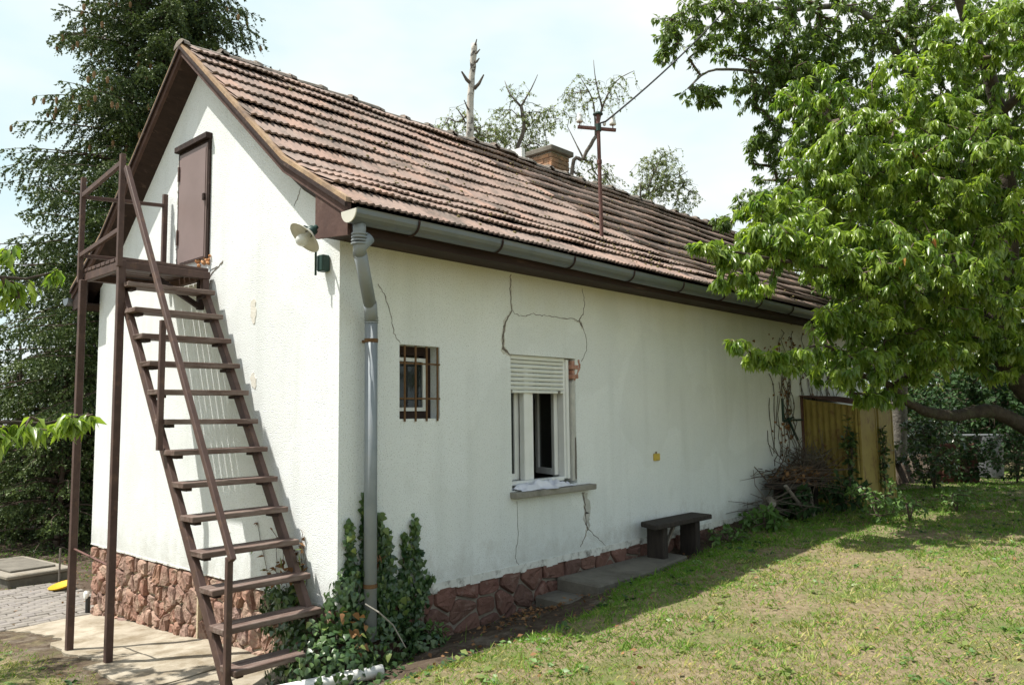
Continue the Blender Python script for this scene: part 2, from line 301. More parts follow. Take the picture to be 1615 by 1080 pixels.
def obj(name, mb, material, parent=None, smooth=False, kind=None, label=None, bevel=0, fix=True):
    me = mb.mesh(name, fix, smooth, bevel) if isinstance(mb, MB) else mb
    if material is not None and not me.materials: me.materials.append(M[material] if isinstance(material, str) else material)
    o = bpy.data.objects.new(name, me); col.objects.link(o)
    if parent is not None:
        o.parent = parent; o.matrix_parent_inverse = Matrix.Translation(-Vector(parent.location)) if parent.parent is None else Matrix()
    if kind: o['kind'] = kind
    if label: o['label'] = label
    return o
def thing(name, label, cat, loc=(0, 0, 0), group=None):
    o = bpy.data.objects.new(name, None); col.objects.link(o); o.location = loc; o['label'] = label; o['category'] = cat; o.empty_display_size = .1
    if group: o['group'] = group
    return o
def tag(o, label, cat, group=None):
    o['label'] = label; o['category'] = cat
    if group: o['group'] = group
    return o
def raw_mesh(name, V, F, tint=None, smooth=False):
    """V (n,3), F (m,k) arrays of equal sized faces"""
    me = bpy.data.meshes.new(name); V = np.ascontiguousarray(V, np.float32); F = np.ascontiguousarray(F, np.int32); k = F.shape[1]
    me.vertices.add(len(V)); me.vertices.foreach_set('co', V.ravel())
    me.loops.add(F.size); me.loops.foreach_set('vertex_index', F.ravel())
    me.polygons.add(len(F)); me.polygons.foreach_set('loop_start', np.arange(0, F.size, k, dtype=np.int32))
    try: me.polygons.foreach_set('loop_total', np.full(len(F), k, np.int32))
    except Exception: pass
    if tint is not None:
        a = me.attributes.new('tint', 'FLOAT', 'POINT'); a.data.foreach_set('value', np.ascontiguousarray(tint, np.float32))
    if smooth: me.polygons.foreach_set('use_smooth', np.ones(len(F), bool))
    me.update(calc_edges=True); return me

def norm(a): return a/np.maximum(np.linalg.norm(a, axis=-1, keepdims=True), 1e-9)
# leaf templates: x along the leaf (0..1), y across, z up
def tpl_leaf(width=.4, droop=.25, fold=.12):
    V = [(0, 0, 0), (.42, -width/2, fold-droop*.18), (.42, 0, -droop*.18), (.42, width/2, fold-droop*.18), (1, 0, -droop)]
    return np.array(V), np.array([(0, 1, 2), (0, 2, 3), (1, 4, 2), (2, 4, 3)])
def tpl_ivy():
    V = [(0, 0, 0), (.12, -.42, .03), (.5, -.30, -.03), (.45, 0, .05), (1, 0, -.1), (.5, .30, -.03), (.12, .42, .03)]
    F = [(0, 1, 3), (1, 2, 3), (2, 4, 3), (3, 4, 5), (3, 5, 6), (0, 3, 6)]
    return np.array(V), np.array(F)
def tpl_simple(width=.55):
    V = [(0, 0, 0), (.45, -width/2, .06), (1, 0, -.08), (.45, width/2, .06), (.5, 0, 0)]
    F = [(0, 1, 4), (1, 2, 4), (4, 2, 3), (0, 4, 3)]
    return np.array(V), np.array(F)
def leaves(name, P, D, size, tpl, tint, Nrm=None):
    """P (n,3) base points, D (n,3) directions, size (n,), tint (n,)"""
    V, F = tpl; n = len(P); D = norm(D)
    if Nrm is None: Nrm = np.tile([0, 0, 1.0], (n, 1))+rng.normal(0, .45, (n, 3))
    S = norm(np.cross(Nrm, D)); U = np.cross(D, S)
    W = P[:, None, :] + size[:, None, None]*(V[None, :, 0, None]*D[:, None]+V[None, :, 1, None]*S[:, None]+V[None, :, 2, None]*U[:, None])
    FF = F[None]+(np.arange(n)*len(V))[:, None, None]
    return raw_mesh(name, W.reshape(-1, 3), FF.reshape(-1, 3), np.repeat(tint, len(V)), smooth=False)
def tubes_mesh(name, segs, n=4):
    """segs: list of (p, q, r0, r1) short tapered sticks -> one mesh"""
    A = np.array([s[0] for s in segs]); B = np.array([s[1] for s in segs]); r0 = np.array([s[2] for s in segs]); r1 = np.array([s[3] for s in segs])
    d = norm(B-A); a = np.cross(d, np.array([.31, .17, .93])); a = norm(a); b = np.cross(d, a)
    t = 2*np.pi*np.arange(n)/n; c, s_ = np.cos(t), np.sin(t)
    ringA = A[:, None]+r0[:, None, None]*(a[:, None]*c[None, :, None]+b[:, None]*s_[None, :, None])
    ringB = B[:, None]+r1[:, None, None]*(a[:, None]*c[None, :, None]+b[:, None]*s_[None, :, None])
    V = np.concatenate([ringA, ringB], 1).reshape(-1, 3)
    k = np.arange(n); k2 = (k+1) % n
    f = np.stack([k, k2, n+k2, n+k], 1); F = f[None]+(np.arange(len(segs))*2*n)[:, None, None]
    return raw_mesh(name, V, F.reshape(-1, 4), smooth=True)

# ------------------------------------------------------------------ ground
def sstep(a, b, x): t = np.clip((x-a)/(b-a), 0, 1); return t*t*(3-2*t)
def gh(x, y):
    x = np.asarray(x, float); y = np.asarray(y, float)
    gw = np.interp(y, [-1, 0, .7, 2, 4, 6, 8, 12, 40], [.02, .07, .13, .18, .28, .47, .55, .52, .45])
    gl = np.interp(y, [-6, -3, 0, 6, 12, 22, 60], [.42, .42, .42, .52, .55, .38, .4])
    gx = np.interp(x, [-40, -8, -4.4, -2.2, -.8, 0], [-.4, -.28, -.19, -.035, .03, .07])
    b = np.where(x < .5, .22*sstep(0, .5, x), .22+.78*sstep(.5, 1.3, x))*sstep(2.4, 1.6, y)+sstep(-.05, 1.15, x)*sstep(1.6, 2.4, y)
    left = gx+sstep(-.4, 0, x)*(gw-.07)
    left = np.where(y > .3, left+(.5*sstep(.3, 12, y)), left)
    right = gw*(1-b)+gl*b
    r = np.where(x < 0, left, right)
    return r + .012*np.sin(3.1*x+1.3*y)*np.sin(2.3*y-.7*x)+.006*np.sin(9*x)*np.sin(8*y+1)
def fine(a, b, st): return list(np.arange(a, b, st))
gxs = np.array([-600, -250, -120, -70, -45, -30, -22, -16]+fine(-12, -6, .5)+fine(-6, 6.5, .09)+fine(6.5, 14, .5)+[16, 20, 26, 35, 50, 80, 140, 280, 600])
gys = np.array([-600, -250, -120, -60, -30, -18, -12, -8, -6]+fine(-5, 9.5, .09)+fine(9.5, 20, .5)+[22, 26, 30, 36, 45, 60, 90, 150, 300, 600])
GX, GY = np.meshgrid(gxs, gys); GZ = gh(GX, GY)
nx, ny = len(gxs), len(gys); idx = np.arange(nx*ny).reshape(ny, nx)
GF = np.stack([idx[:-1, :-1], idx[:-1, 1:], idx[1:, 1:], idx[1:, :-1]], -1).reshape(-1, 4)
fineg = (np.abs(GX) < 6.5) & (GY > -5) & (GY < 9.5)
GZ = GZ+np.where(fineg, rng.normal(0, .004, GX.shape), 0)
def ground_mat():
    m = bpy.data.materials.new('ground'); m.use_nodes = True; t = m.node_tree; n = t.nodes; l = t.links.new; b = n['Principled BSDF']; b.inputs['Roughness'].default_value = .97; b.inputs['Specular IOR Level'].default_value = .1
    g = n.new('ShaderNodeNewGeometry'); at_ = n.new('ShaderNodeAttribute'); at_.attribute_name = 'tint'
    def noise(s, d=6): x = n.new('ShaderNodeTexNoise'); x.inputs['Scale'].default_value = s; x.inputs['Detail'].default_value = d; x.inputs['Roughness'].default_value = .7; l(g.outputs['Position'], x.inputs['Vector']); return x
    def mixc(f, a, bb):
        k = n.new('ShaderNodeMix'); k.data_type = 'RGBA'
        l(f, k.inputs[0])
        for s, v in ((6, a), (7, bb)):
            if isinstance(v, tuple): k.inputs[s].default_value = (*v, 1)
            else: l(v, k.inputs[s])
        return k.outputs[2]
    def rng_(x, a, bb): r = n.new('ShaderNodeMapRange'); r.inputs['From Min'].default_value = a; r.inputs['From Max'].default_value = bb; l(x, r.inputs['Value']); return r.outputs['Result']
    straw = mixc(rng_(noise(22).outputs['Fac'], .35, .65), (.15, .12, .07), (.30, .245, .155))
    straw = mixc(rng_(noise(1.7).outputs['Fac'], .48, .72), straw, (.11, .155, .04))
    soil = mixc(rng_(noise(14).outputs['Fac'], .35, .7), (.060, .044, .032), (.13, .10, .075))
    soil = mixc(rng_(noise(3.1).outputs['Fac'], .54, .70), soil, (.21, .185, .15))
    sep = n.new('ShaderNodeMath'); sep.operation = 'ADD'; nn = noise(4.5); sub = n.new('ShaderNodeMath'); sub.operation = 'MULTIPLY_ADD'; l(nn.outputs['Fac'], sub.inputs[0]); sub.inputs[1].default_value = .9; sub.inputs[2].default_value = -.45
    l(at_.outputs['Fac'], sep.inputs[0]); l(sub.outputs[0], sep.inputs[1])
    f = rng_(sep.outputs[0], .35, .65)
    l(mixc(f, soil, straw), b.inputs['Base Color'])
    bp = n.new('ShaderNodeBump'); bp.inputs['Strength'].default_value = .9; bp.inputs['Distance'].default_value = .02; l(noise(45, 8).outputs['Fac'], bp.inputs['Height']); l(bp.outputs['Normal'], b.inputs['Normal'])
    return m
M['ground'] = ground_mat()
def grassy(x, y):
    """1 = lawn, 0 = bare soil"""
    x = np.asarray(x, float); y = np.asarray(y, float)
    edge = np.interp(y, [-4, -1.2, -.4, .3, .9, 1.6, 2.2, 3, 4.2, 6, 9], [-9, -.9, .7, 1.15, 1.12, 1.02, .72, .55, .35, .2, .2])
    a = sstep(-.12, .12, x-edge)
    leftlawn = sstep(.0, .25, -1.02-y)*(x < .2)*(x > -4.2)
    wild = np.clip(sstep(11, 14, y), 0, 1)
    dusty = .40*((x < -.2) & (y < .1))
    return np.clip(np.maximum(np.maximum(a, leftlawn), dusty)*(1-.35*wild), 0, 1)
gme = raw_mesh('ground', np.stack([GX, GY, GZ], -1).reshape(-1, 3), GF, grassy(GX, GY).ravel(), True)
ground = obj('ground', gme, 'ground', kind='structure')

# ------------------------------------------------------------------ house
W, LEN, ZP, RX = 4.5, 10.6, .562, -2.25
OH = .18
def rz(x, y=None):
    """top of the roof line at x (both slopes), sprocketed eaves"""
    d = abs(x-RX); return 5.27-.842*d if d < 1.77 else 3.78-.587*(d-1.77)
house = thing('house', 'low white stucco house with red tiled gable roof and cracked wall', 'house', (-W/2, LEN/2, 0))

# walls with real openings
SW = (.547, .955, 1.83, 2.396)                     # small window y0,y1,z0,z1
MW = (1.79, 2.705, 1.2, 2.382)                     # main window
def wall_with_holes(x0, x1, y0, y1, z0, z1, holes):
    mb = MB(); ys = sorted({y0, y1, *[h[0] for h in holes], *[h[1] for h in holes]}); zs = sorted({z0, z1, *[h[2] for h in holes], *[h[3] for h in holes]})
    def inside(y, z): return any(h[0] < y < h[1] and h[2] < z < h[3] for h in holes)
    for i in range(len(ys)-1):
        for j in range(len(zs)-1):
            if inside((ys[i]+ys[i+1])/2, (zs[j]+zs[j+1])/2): continue
            for x in (x0, x1): mb.add([(x, ys[i], zs[j]), (x, ys[i+1], zs[j]), (x, ys[i+1], zs[j+1]), (x, ys[i], zs[j+1])], [(0, 1, 2, 3)])
    for h in holes:
        a, b, c, d = h
        mb.add([(x0, a, c), (x1, a, c), (x1, a, d), (x0, a, d)], [(0, 1, 2, 3)]); mb.add([(x0, b, c), (x1, b, c), (x1, b, d), (x0, b, d)], [(0, 1, 2, 3)])
        mb.add([(x0, a, c), (x1, a, c), (x1, b, c), (x0, b, c)], [(0, 1, 2, 3)]); mb.add([(x0, a, d), (x1, a, d), (x1, b, d), (x0, b, d)], [(0, 1, 2, 3)])
    for z in (z0, z1): mb.add([(x0, y0, z), (x1, y0, z), (x1, y1, z), (x0, y1, z)], [(0, 1, 2, 3)])
    for y in (y0, y1): mb.add([(x0, y, z0), (x1, y, z0), (x1, y, z1), (x0, y, z1)], [(0, 1, 2, 3)])
    return mb
WT = 3.16
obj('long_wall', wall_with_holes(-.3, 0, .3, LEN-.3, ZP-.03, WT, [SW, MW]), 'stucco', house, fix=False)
def gable(y0, y1):
    pts = [(-W, ZP-.03), (0, ZP-.03), (0, WT)]
    for x in np.linspace(0, RX, 9)[0:]:
        pts.append((x, max(WT, rz(x)-.19)))
    for x in np.linspace(RX, -W, 9)[1:]: pts.append((x, max(WT, rz(x)-.19)))
    pts.append((-W, WT)); P = []
    for p in pts:
        if not P or abs(p[0]-P[-1][0])+abs(p[1]-P[-1][1]) > 1e-4: P.append(p)
    return MB().prism(P, 1, y0, y1)
obj('gable_wall', gable(0, .3), 'stucco', house)
obj('gable_wall', gable(LEN-.3, LEN), 'stucco', house)
obj('rear_wall', MB().bx(-W, -W+.3, .3, LEN-.3, ZP-.03, WT), 'stucco', house)
obj('ceiling', MB().bx(-W+.3, -.3, .3, LEN-.3, 2.75, 2.8), 'plaster_in', house)
obj('partition', MB().bx(-1.8, -1.7, .3, LEN-.3, ZP, 2.75), 'plaster_in', house)
obj('room_floor', MB().bx(-W+.3, -.3, .3, LEN-.3, ZP-.2, ZP-.1), 'sill', house)

# rubble plinth: a mortar core and separate stones
def plinth_core():
    mb = MB(); e = .035
    for (x0, x1, y0, y1) in ((-W+e, -e, e, .3), (-W+e, -e, LEN-.3, LEN-e), (-W+e, -W+.3, .3, LEN-.3), (-.3, -e, .3, LEN-.3)):
        mb.bx(x0, x1, y0, y1, -.6, ZP-.034)
    return mb
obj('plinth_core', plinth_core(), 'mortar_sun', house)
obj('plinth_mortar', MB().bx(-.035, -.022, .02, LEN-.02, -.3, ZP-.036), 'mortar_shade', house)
def clip_poly(poly, p, n):
    out_ = []; k = len(poly)
    for i in range(k):
        a, b = poly[i], poly[(i+1) % k]; da = (a-p)@n; db = (b-p)@n
        if da <= 0: out_.append(a)
        if da*db < 0: out_.append(a+(b-a)*da/(da-db))
    return out_
def stones(u0, u1, v0, v1, cu, cv, jit, gap):
    """irregular stone outlines filling a strip (voronoi cells, shrunk by half a joint)"""
    pts = []; nv = max(1, round((v1-v0)/cv)); ch = (v1-v0)/nv
    for j in range(nv):
        w = cu*rnd.uniform(.85, 1.2); n = max(1, round((u1-u0)/w)); cw = (u1-u0)/n
        for i in range(n): pts.append(np.array([u0+cw*(i+.5+(.35 if j % 2 else 0)*(0 < i < n-1))+rnd.uniform(-jit, jit)*cw, v0+ch*(j+.5)+rnd.uniform(-jit, jit)*ch]))
    res = []
    for i, p in enumerate(pts):
        poly = [np.array(q, float) for q in ((u0, v0), (u1, v0), (u1, v1), (u0, v1))]
        for j, q in enumerate(pts):
            if i == j or np.linalg.norm(q-p) > 3*max(cu, cv): continue
            d = q-p; poly = clip_poly(poly, (p+q)/2-d/np.linalg.norm(d)*gap*rnd.uniform(.6, 1.5), d)
            if len(poly) < 3: break
        if len(poly) < 3: continue
        c = sum(poly)/len(poly)
        # round the corners: cut each vertex
        pp = []
        for k in range(len(poly)):
            a, b, d = poly[k-1], poly[k], poly[(k+1) % len(poly)]
            t = rnd.uniform(.07, .2); pp += [b+(a-b)*t+np.array([rnd.uniform(-.005, .005), rnd.uniform(-.005, .005)]), b+(d-b)*t]
        area = .5*abs(sum(pp[k-1][0]*pp[k][1]-pp[k][0]*pp[k-1][1] for k in range(len(pp))))
        if area < .0015: continue
        res.append((c, pp))
    return res
def stone_mb(c, pp, P, depth):
    """P(u, v, w): place; w out of the wall"""
    mb = MB(); n = len(pp); tilt = (rnd.uniform(-.1, .1), rnd.uniform(-.1, .1)); vs = []
    for s, w in ((1.0, -.012), (.985, depth*.45), (.88, depth*.92), (.48, depth*1.02)):
        for p in pp:
            q = c+(p-c)*s; d = q-c
            vs.append(P(q[0], q[1], (w+(d[0]*tilt[0]+d[1]*tilt[1]+rnd.uniform(-.008, .008))*(w > 0))))
    vs.append(P(c[0], c[1], depth*rnd.uniform(.9, 1.15)))
    fs = []
    for r in range(3):
        for k in range(n): fs.append((r*n+k, r*n+(k+1) % n, (r+1)*n+(k+1) % n, (r+1)*n+k))
    for k in range(n): fs.append((3*n+k, 3*n+(k+1) % n, 4*n))
    return mb.add(vs, fs)
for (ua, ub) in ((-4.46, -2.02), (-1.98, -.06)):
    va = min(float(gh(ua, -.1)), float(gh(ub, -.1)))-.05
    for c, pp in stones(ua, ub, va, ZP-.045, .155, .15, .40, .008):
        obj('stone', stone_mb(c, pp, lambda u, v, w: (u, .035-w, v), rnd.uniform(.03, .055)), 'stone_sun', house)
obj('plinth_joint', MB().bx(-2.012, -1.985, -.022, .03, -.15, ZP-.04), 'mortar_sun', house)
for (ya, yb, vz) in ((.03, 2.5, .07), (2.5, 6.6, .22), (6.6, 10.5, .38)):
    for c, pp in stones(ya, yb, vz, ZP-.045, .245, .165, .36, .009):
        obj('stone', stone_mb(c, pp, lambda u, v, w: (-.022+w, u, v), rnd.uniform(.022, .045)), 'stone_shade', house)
# crumbling lime edge above the plinth
def drip_edge():
    mb = MB(); y = .02
    while y < LEN-.05:
        d = rnd.uniform(.05, .16); h = rnd.uniform(.022, .046); mb.bx(-.02, .006+rnd.uniform(0, .006), y, y+d+.002, ZP-.03-h, ZP+.004); y += d
    return mb
obj('drip_edge', drip_edge(), 'drip', house)
def drip_edge2():
    mb = MB(); x = -W+.01
    while x < -.05:
        d = rnd.uniform(.1, .3); mb.bx(x, min(x+d, -.01), -.004-rnd.uniform(0, .004), .03, ZP-.028-rnd.uniform(.0, .012), ZP-.02); x += d
    return mb
obj('drip_edge', drip_edge2(), 'drip', house)

# ---- cracks, chipped patches (all raised or filled strips a few mm deep)
M['patch_grey'] = mat('patch_grey', (.50, .49, .44), (.62, .61, .56), 30, bump=.5, bscale=60)
def ribbon(pts, widths, place, proud=.0025, jit=.004, sub=5):
    P = []; Wd = []
    for i in range(len(pts)-1):
        for k in range(sub):
            t = k/sub; P.append(np.array(pts[i])*(1-t)+np.array(pts[i+1])*t+(rng.normal(0, jit, 2) if (i or k) else 0)); Wd.append(1.25*(widths[i]*(1-t)+widths[i+1]*t))
    P.append(np.array(pts[-1])); Wd.append(widths[-1]); vs = []; fs = []
    for i, p in enumerate(P):
        d = P[min(i+1, len(P)-1)]-P[max(i-1, 0)]; d = d/(np.linalg.norm(d)+1e-9); n = np.array([-d[1], d[0]]); w = Wd[i]/2*rnd.uniform(.55, 1.4)
        for s, pr in ((-1, -.004), (-.8, proud), (.8, proud), (1, -.004)): q = p+n*w*s; vs.append(place(q[0], q[1], pr))
    for i in range(len(P)-1):
        for k in range(3): fs.append((i*4+k, i*4+k+1, i*4+5+k, i*4+4+k))
    return MB().add(vs, fs)
LW = lambda u, v, w: (w, u, v)
GW = lambda u, v, w: (u, -w, v)
def crackl(px, wd, m='crack', **k): obj('crack', ribbon([wl(*p) for p in px], wd, LW, **k), m, house)
crackl([(806, 433), (804, 455), (807, 490), (797, 507), (793, 530), (793, 550), (806, 560)], [.006, .010, .008, .016, .024, .026, .012])
crackl([(807, 490), (822, 498), (838, 496), (858, 498), (880, 501), (905, 504), (915, 507)], [.005, .004, .006, .004, .006, .007, .006], jit=.007)
crackl([(918, 455), (922, 478), (920, 492), (913, 506), (919, 516)], [.003, .005, .006, .009, .018])
crackl([(919, 516), (925, 535), (925, 552), (917, 570)], [.005, .004, .004, .005])
crackl([(596, 448), (608, 468), (617, 500), (621, 525), (631, 541)], [.004, .005, .004, .004, .003])
crackl([(927, 833), (922, 848), (915, 862)], [.012, .006, .006]); crackl([(927, 833), (943, 848), (955, 860)], [.006, .005, .003])
crackl([(815, 790), (817, 840), (813, 880), (818, 890)], [.002, .003, .003, .002])
obj('crack_filling', ribbon([wl(920, 776), wl(925, 795), wl(927, 815), wl(928, 833)], [.045, .075, .07, .02], LW, proud=.004, jit=.008), 'mortar_grey', house)
crackl([(919, 776), (922, 800), (924, 825), (927, 836)], [.012, .014, .012, .008], proud=.006)
for px, wd in (([(807, 490), (797, 507), (793, 530), (793, 550), (806, 562)], [.012, .03, .05, .05, .02]), ([(905, 504), (915, 507), (919, 518)], [.01, .02, .03]), ([(926, 830), (922, 848)], [.03, .012]), ([(804, 440), (806, 470), (807, 490)], [.012, .018, .012])):
    obj('chipped_edge', ribbon([wl(*p) for p in px], wd, LW, proud=.0015, jit=.007), 'patch_grey', house)
def crackg(px, wd, m='crack', **k): obj('crack', ribbon([wg(*p) for p in px], wd, GW, **k), m, house)
crackg([(474, 297), (470, 312), (464, 325)], [.004, .006, .003]); crackg([(328, 440), (340, 425), (352, 412)], [.01, .012, .016]); crackg([(331, 428), (343, 420)], [.006, .008])
def patch(cx, cz, rx, rz_, place, m, proud=.004, n=22, name='plaster_patch', parent=None):
    vs = [place(cx, cz, proud)]; ph = rnd.uniform(0, 6)
    for s, w in ((.85, proud), (1.0, -.004)):
        for k in range(n):
            t = 2*math.pi*k/n; r = s*(1+.22*math.sin(2*t+ph)+.12*math.sin(5*t+2*ph)+.06*math.sin(9*t)); vs.append(place(cx+rx*r*math.cos(t), cz+rz_*r*math.sin(t), w))
    fs = [(0, 1+k, 1+(k+1) % n) for k in range(n)]+[(1+k, 1+n+k, 1+n+(k+1) % n, 1+(k+1) % n) for k in range(n)]
    return obj(name, MB().add(vs, fs), m, parent or house)
M['patch'] = mat('patch', (.62, .60, .53), (.70, .68, .62), 12, rough=.95, bump=.4, bscale=50)
x, z = wg(400, 490); patch(x, z, .06, .10, GW, 'patch')
x, z = wg(400, 600); patch(x, z, .05, .07, GW, 'patch')
x, z = wg(358, 838); patch(x, z, .05, .03, GW, 'patch')

# ---- loft door in the gable
dx0, dx1, dz0, dz1 = -2.585, -1.985, 3.27, 4.36
door = obj('loft_door', MB().bx(dx0+.035, dx1-.012, -.030, -.002, dz0+.01, dz1-.03), 'door_brown', house, bevel=.003)
obj('door_panel', MB().bx(dx0+.085, dx1-.03, -.036, -.029, dz0+.02, dz1-.07), 'door_brown', door, bevel=.002)
obj('door_frame', MB().bx(dx0, dx0+.033, -.022, .02, dz0, dz1).bx(dx1-.012, dx1+.012, -.02, .02, dz0, dz1).bx(dx0, dx1, -.018, .02, dz1-.03, dz1), 'brown_dark', door)
obj('lintel_board', MB().bx(dx0-.02, dx1+.02, -.06, .01, dz1, dz1+.055), 'brown_dark', door, bevel=.004)
for zz in (dz0+.2, dz1-.28): obj('hinge', MB().bx(dx0+.03, dx0+.05, -.044, -.018, zz, zz+.14), 'brown_paint', door)
obj('latch', MB().bx(dx1-.05, dx1-.022, -.052, -.03, 3.80, 3.86), 'brown_dark', door)
mb = MB()
for k in range(14):
    xx = rnd.choice([rnd.uniform(dx0-.05, dx0+.0), rnd.uniform(dx1-.25, dx1+.06), rnd.uniform(dx1-.25, dx1+.06)]); zz = 3.245+rnd.uniform(-.03, .05)
    r = rnd.uniform(.012, .026); mb.lathe([(0, -r), (r*.8, -r*.5), (r, 0), (r*.7, r*.6), (0, r)], 7, Matrix.Rotation(rnd.uniform(0, 3), 3, 'X'), (xx, -.012, zz))
obj('mounting_foam', mb, 'foam', house, smooth=False, kind='stuff')
mb = MB()
for k in range(26):
    zz = rnd.uniform(dz0, dz1-.05); r = rnd.uniform(.01, .024); mb.box((dx0-.012, -.008, zz), (r, r, r*2.2), Matrix.Rotation(rnd.uniform(0, 3), 3, 'Y'))
obj('broken_edge', mb, 'mortar_grey', house)

# ---- small barred window
win = obj('barred_window', MB().bx(-.17, -.11, SW[0], SW[1], SW[2], SW[2]+.07).bx(-.17, -.11, SW[0], SW[1], SW[3]-.07, SW[3]).bx(-.17, -.11, SW[0], SW[0]+.05, SW[2]+.07, SW[3]-.07).bx(-.17, -.11, SW[1]-.07, SW[1], SW[2]+.07, SW[3]-.07), 'brown_dark', house)
a, b, c, d = SW[0]+.05, SW[1]-.06, SW[2]+.06, SW[3]-.09
obj('sash', MB().bx(-.128, -.098, a, b, c, c+.028).bx(-.128, -.098, a, b, d-.028, d).bx(-.128, -.098, a, a+.028, c+.028, d-.028).bx(-.128, -.098, b-.028, b, c+.028, d-.028), 'pvc', win)
obj('pane', MB().bx(-.118, -.112, a+.028, b-.028, c+.028, d-.028), 'glass', win)
obj('curtain', MB().bx(-.24, -.235, b-.12, b-.02, c, d), 'tulle', win)
for yy in (.592, .70, .812, .925): obj('grille_bar', MB().tube([(.008, yy, SW[2]-.02), (.008, yy, SW[3]-.005)], .0085, 6), 'rust', win)
for zz in (1.985, 2.255): obj('grille_bar', MB().bar((-.004, SW[0]+.0, zz), (-.004, SW[1]+.005, zz), .013, .013, (0, 0, 1)), 'rust', win)

# ---- main window with roller shutter
win = obj('shutter_window', MB().bx(-.12, -.045, 2.575, 2.645, 1.25, 2.372).bx(-.12, -.05, MW[0], 2.575, 1.235, 1.27).bx(-.12, -.05, MW[0], MW[0]+.03, 1.27, 2.34), 'pvc', house, bevel=.004)
obj('window_frame', MB().bx(-.045, -.028, 2.60, 2.638, 1.25, 2.37), 'pvc', win, bevel=.003)
obj('mullion', MB().bx(-.125, -.06, 2.03, 2.095, 1.27, 2.3).bx(-.118, -.07, 2.095, 2.165, 1.27, 2.3), 'pvc', win, bevel=.006)
obj('shutter_box', MB().bx(-.10, -.03, MW[0], 2.575, 2.345, 2.378), 'shutter', win)
nsl = 7; z0, z1 = 2.072, 2.345
for k in range(nsl):
    za = z0+(z1-z0)*k/nsl; zb = z0+(z1-z0)*(k+1)/nsl; m_ = (za+zb)/2
    obj('shutter_slat', MB().prism([(-.062, za+.002), (-.050, za+.004), (-.044, m_), (-.048, zb-.006), (-.062, zb-.002)], 1, MW[0]+.004, 2.572), 'shutter', win)
obj('shutter_bar', MB().bx(-.064, -.042, MW[0]+.004, 2.572, 2.045, 2.07), 'shutter', win, bevel=.003)
for yy in (1.83, 2.50): obj('stopper', MB().tube([(-.045, yy, 2.058), (-.028, yy, 2.058)], .012, 8), 'sill', win)
def sash(hy, hz0, hz1, width, ang):
    """inner casement swung into the room about a vertical hinge at y = hy"""
    c_, s_ = math.cos(ang), math.sin(ang); mb = MB(); gl = MB()
    def P(u, w, z): return (-.13-abs(u)*s_, hy+u*c_, z)
    rot = Matrix.Rotation(-ang if True else 0, 3, 'Z')
    def bar(u0, u1, za, zb, tgt, th=.045):
        p0 = Vector(P(u0, 0, (za+zb)/2)); p1 = Vector(P(u1, 0, (za+zb)/2)); dd = (p1-p0); n_ = Vector((-dd.y, dd.x, 0)).normalized()*th/2
        vs = [p+n_*s+Vector((0, 0, zz-(za+zb)/2)) for p in (p0, p1) for s in (-1, 1) for zz in (za, zb)]
        tgt.add(vs, [(0, 1, 3, 2), (4, 6, 7, 5), (0, 4, 5, 1), (2, 3, 7, 6), (0, 2, 6, 4), (1, 5, 7, 3)])
    f = .06; s = 1 if width > 0 else -1; w_ = abs(width)
    bar(0, s*f, hz0, hz1, mb); bar(s*(w_-f), s*w_, hz0, hz1, mb); bar(s*f, s*(w_-f), hz0, hz0+f, mb); bar(s*f, s*(w_-f), hz1-f, hz1, mb); bar(s*f, s*(w_-f), hz0+f, hz1-f, gl, .006)
    o = obj('casement', mb, 'pvc', win, bevel=.004); obj('pane', gl, 'glass', win)
sash(2.56, 1.28, 2.33, -.40, R(112)); obj('casement', MB().bx(-.18, -.138, 1.80, 1.85, 1.27, 2.33).bx(-.18, -.138, 1.985, 2.045, 1.27, 2.33).bx(-.18, -.138, 1.85, 1.985, 1.27, 1.33).bx(-.18, -.138, 1.85, 1.985, 2.27, 2.33), 'pvc', win, bevel=.004)
obj('pane', MB().bx(-.162, -.156, 1.85, 1.985, 1.33, 2.27), 'glass', win)
# chipped reveal on the right of the window, brick showing
obj('reveal_mortar', MB().prism([(2.647, 1.23), (2.715, 1.23), (2.735, 1.6), (2.725, 1.9), (2.74, 2.12), (2.705, 2.20), (2.66, 2.15), (2.65, 2.05)], 0, -.10, -.008), 'mortar_grey', house)
mb = MB()
for k in range(4): mb.box((-.03-.012*(k % 2), 2.70+.02*(k % 2), 2.21+.045*k), (.07, .10, .042), Matrix.Rotation(rnd.uniform(-.1, .1), 3, 'X'))
obj('broken_brick', mb, 'brick_red', house, bevel=.004)
crackl([(912, 567), (914, 580), (906, 600)], [.018, .02, .008], 'brick_red', proud=.005); crackl([(908, 690), (909, 755)], [.006, .008])
mb = MB().prism([(1.765, 1.135), (2.895, 1.135), (2.90, 1.185), (1.762, 1.19)], 0, -.13, .085)
obj('window_sill', mb, 'sill', house, bevel=.006)
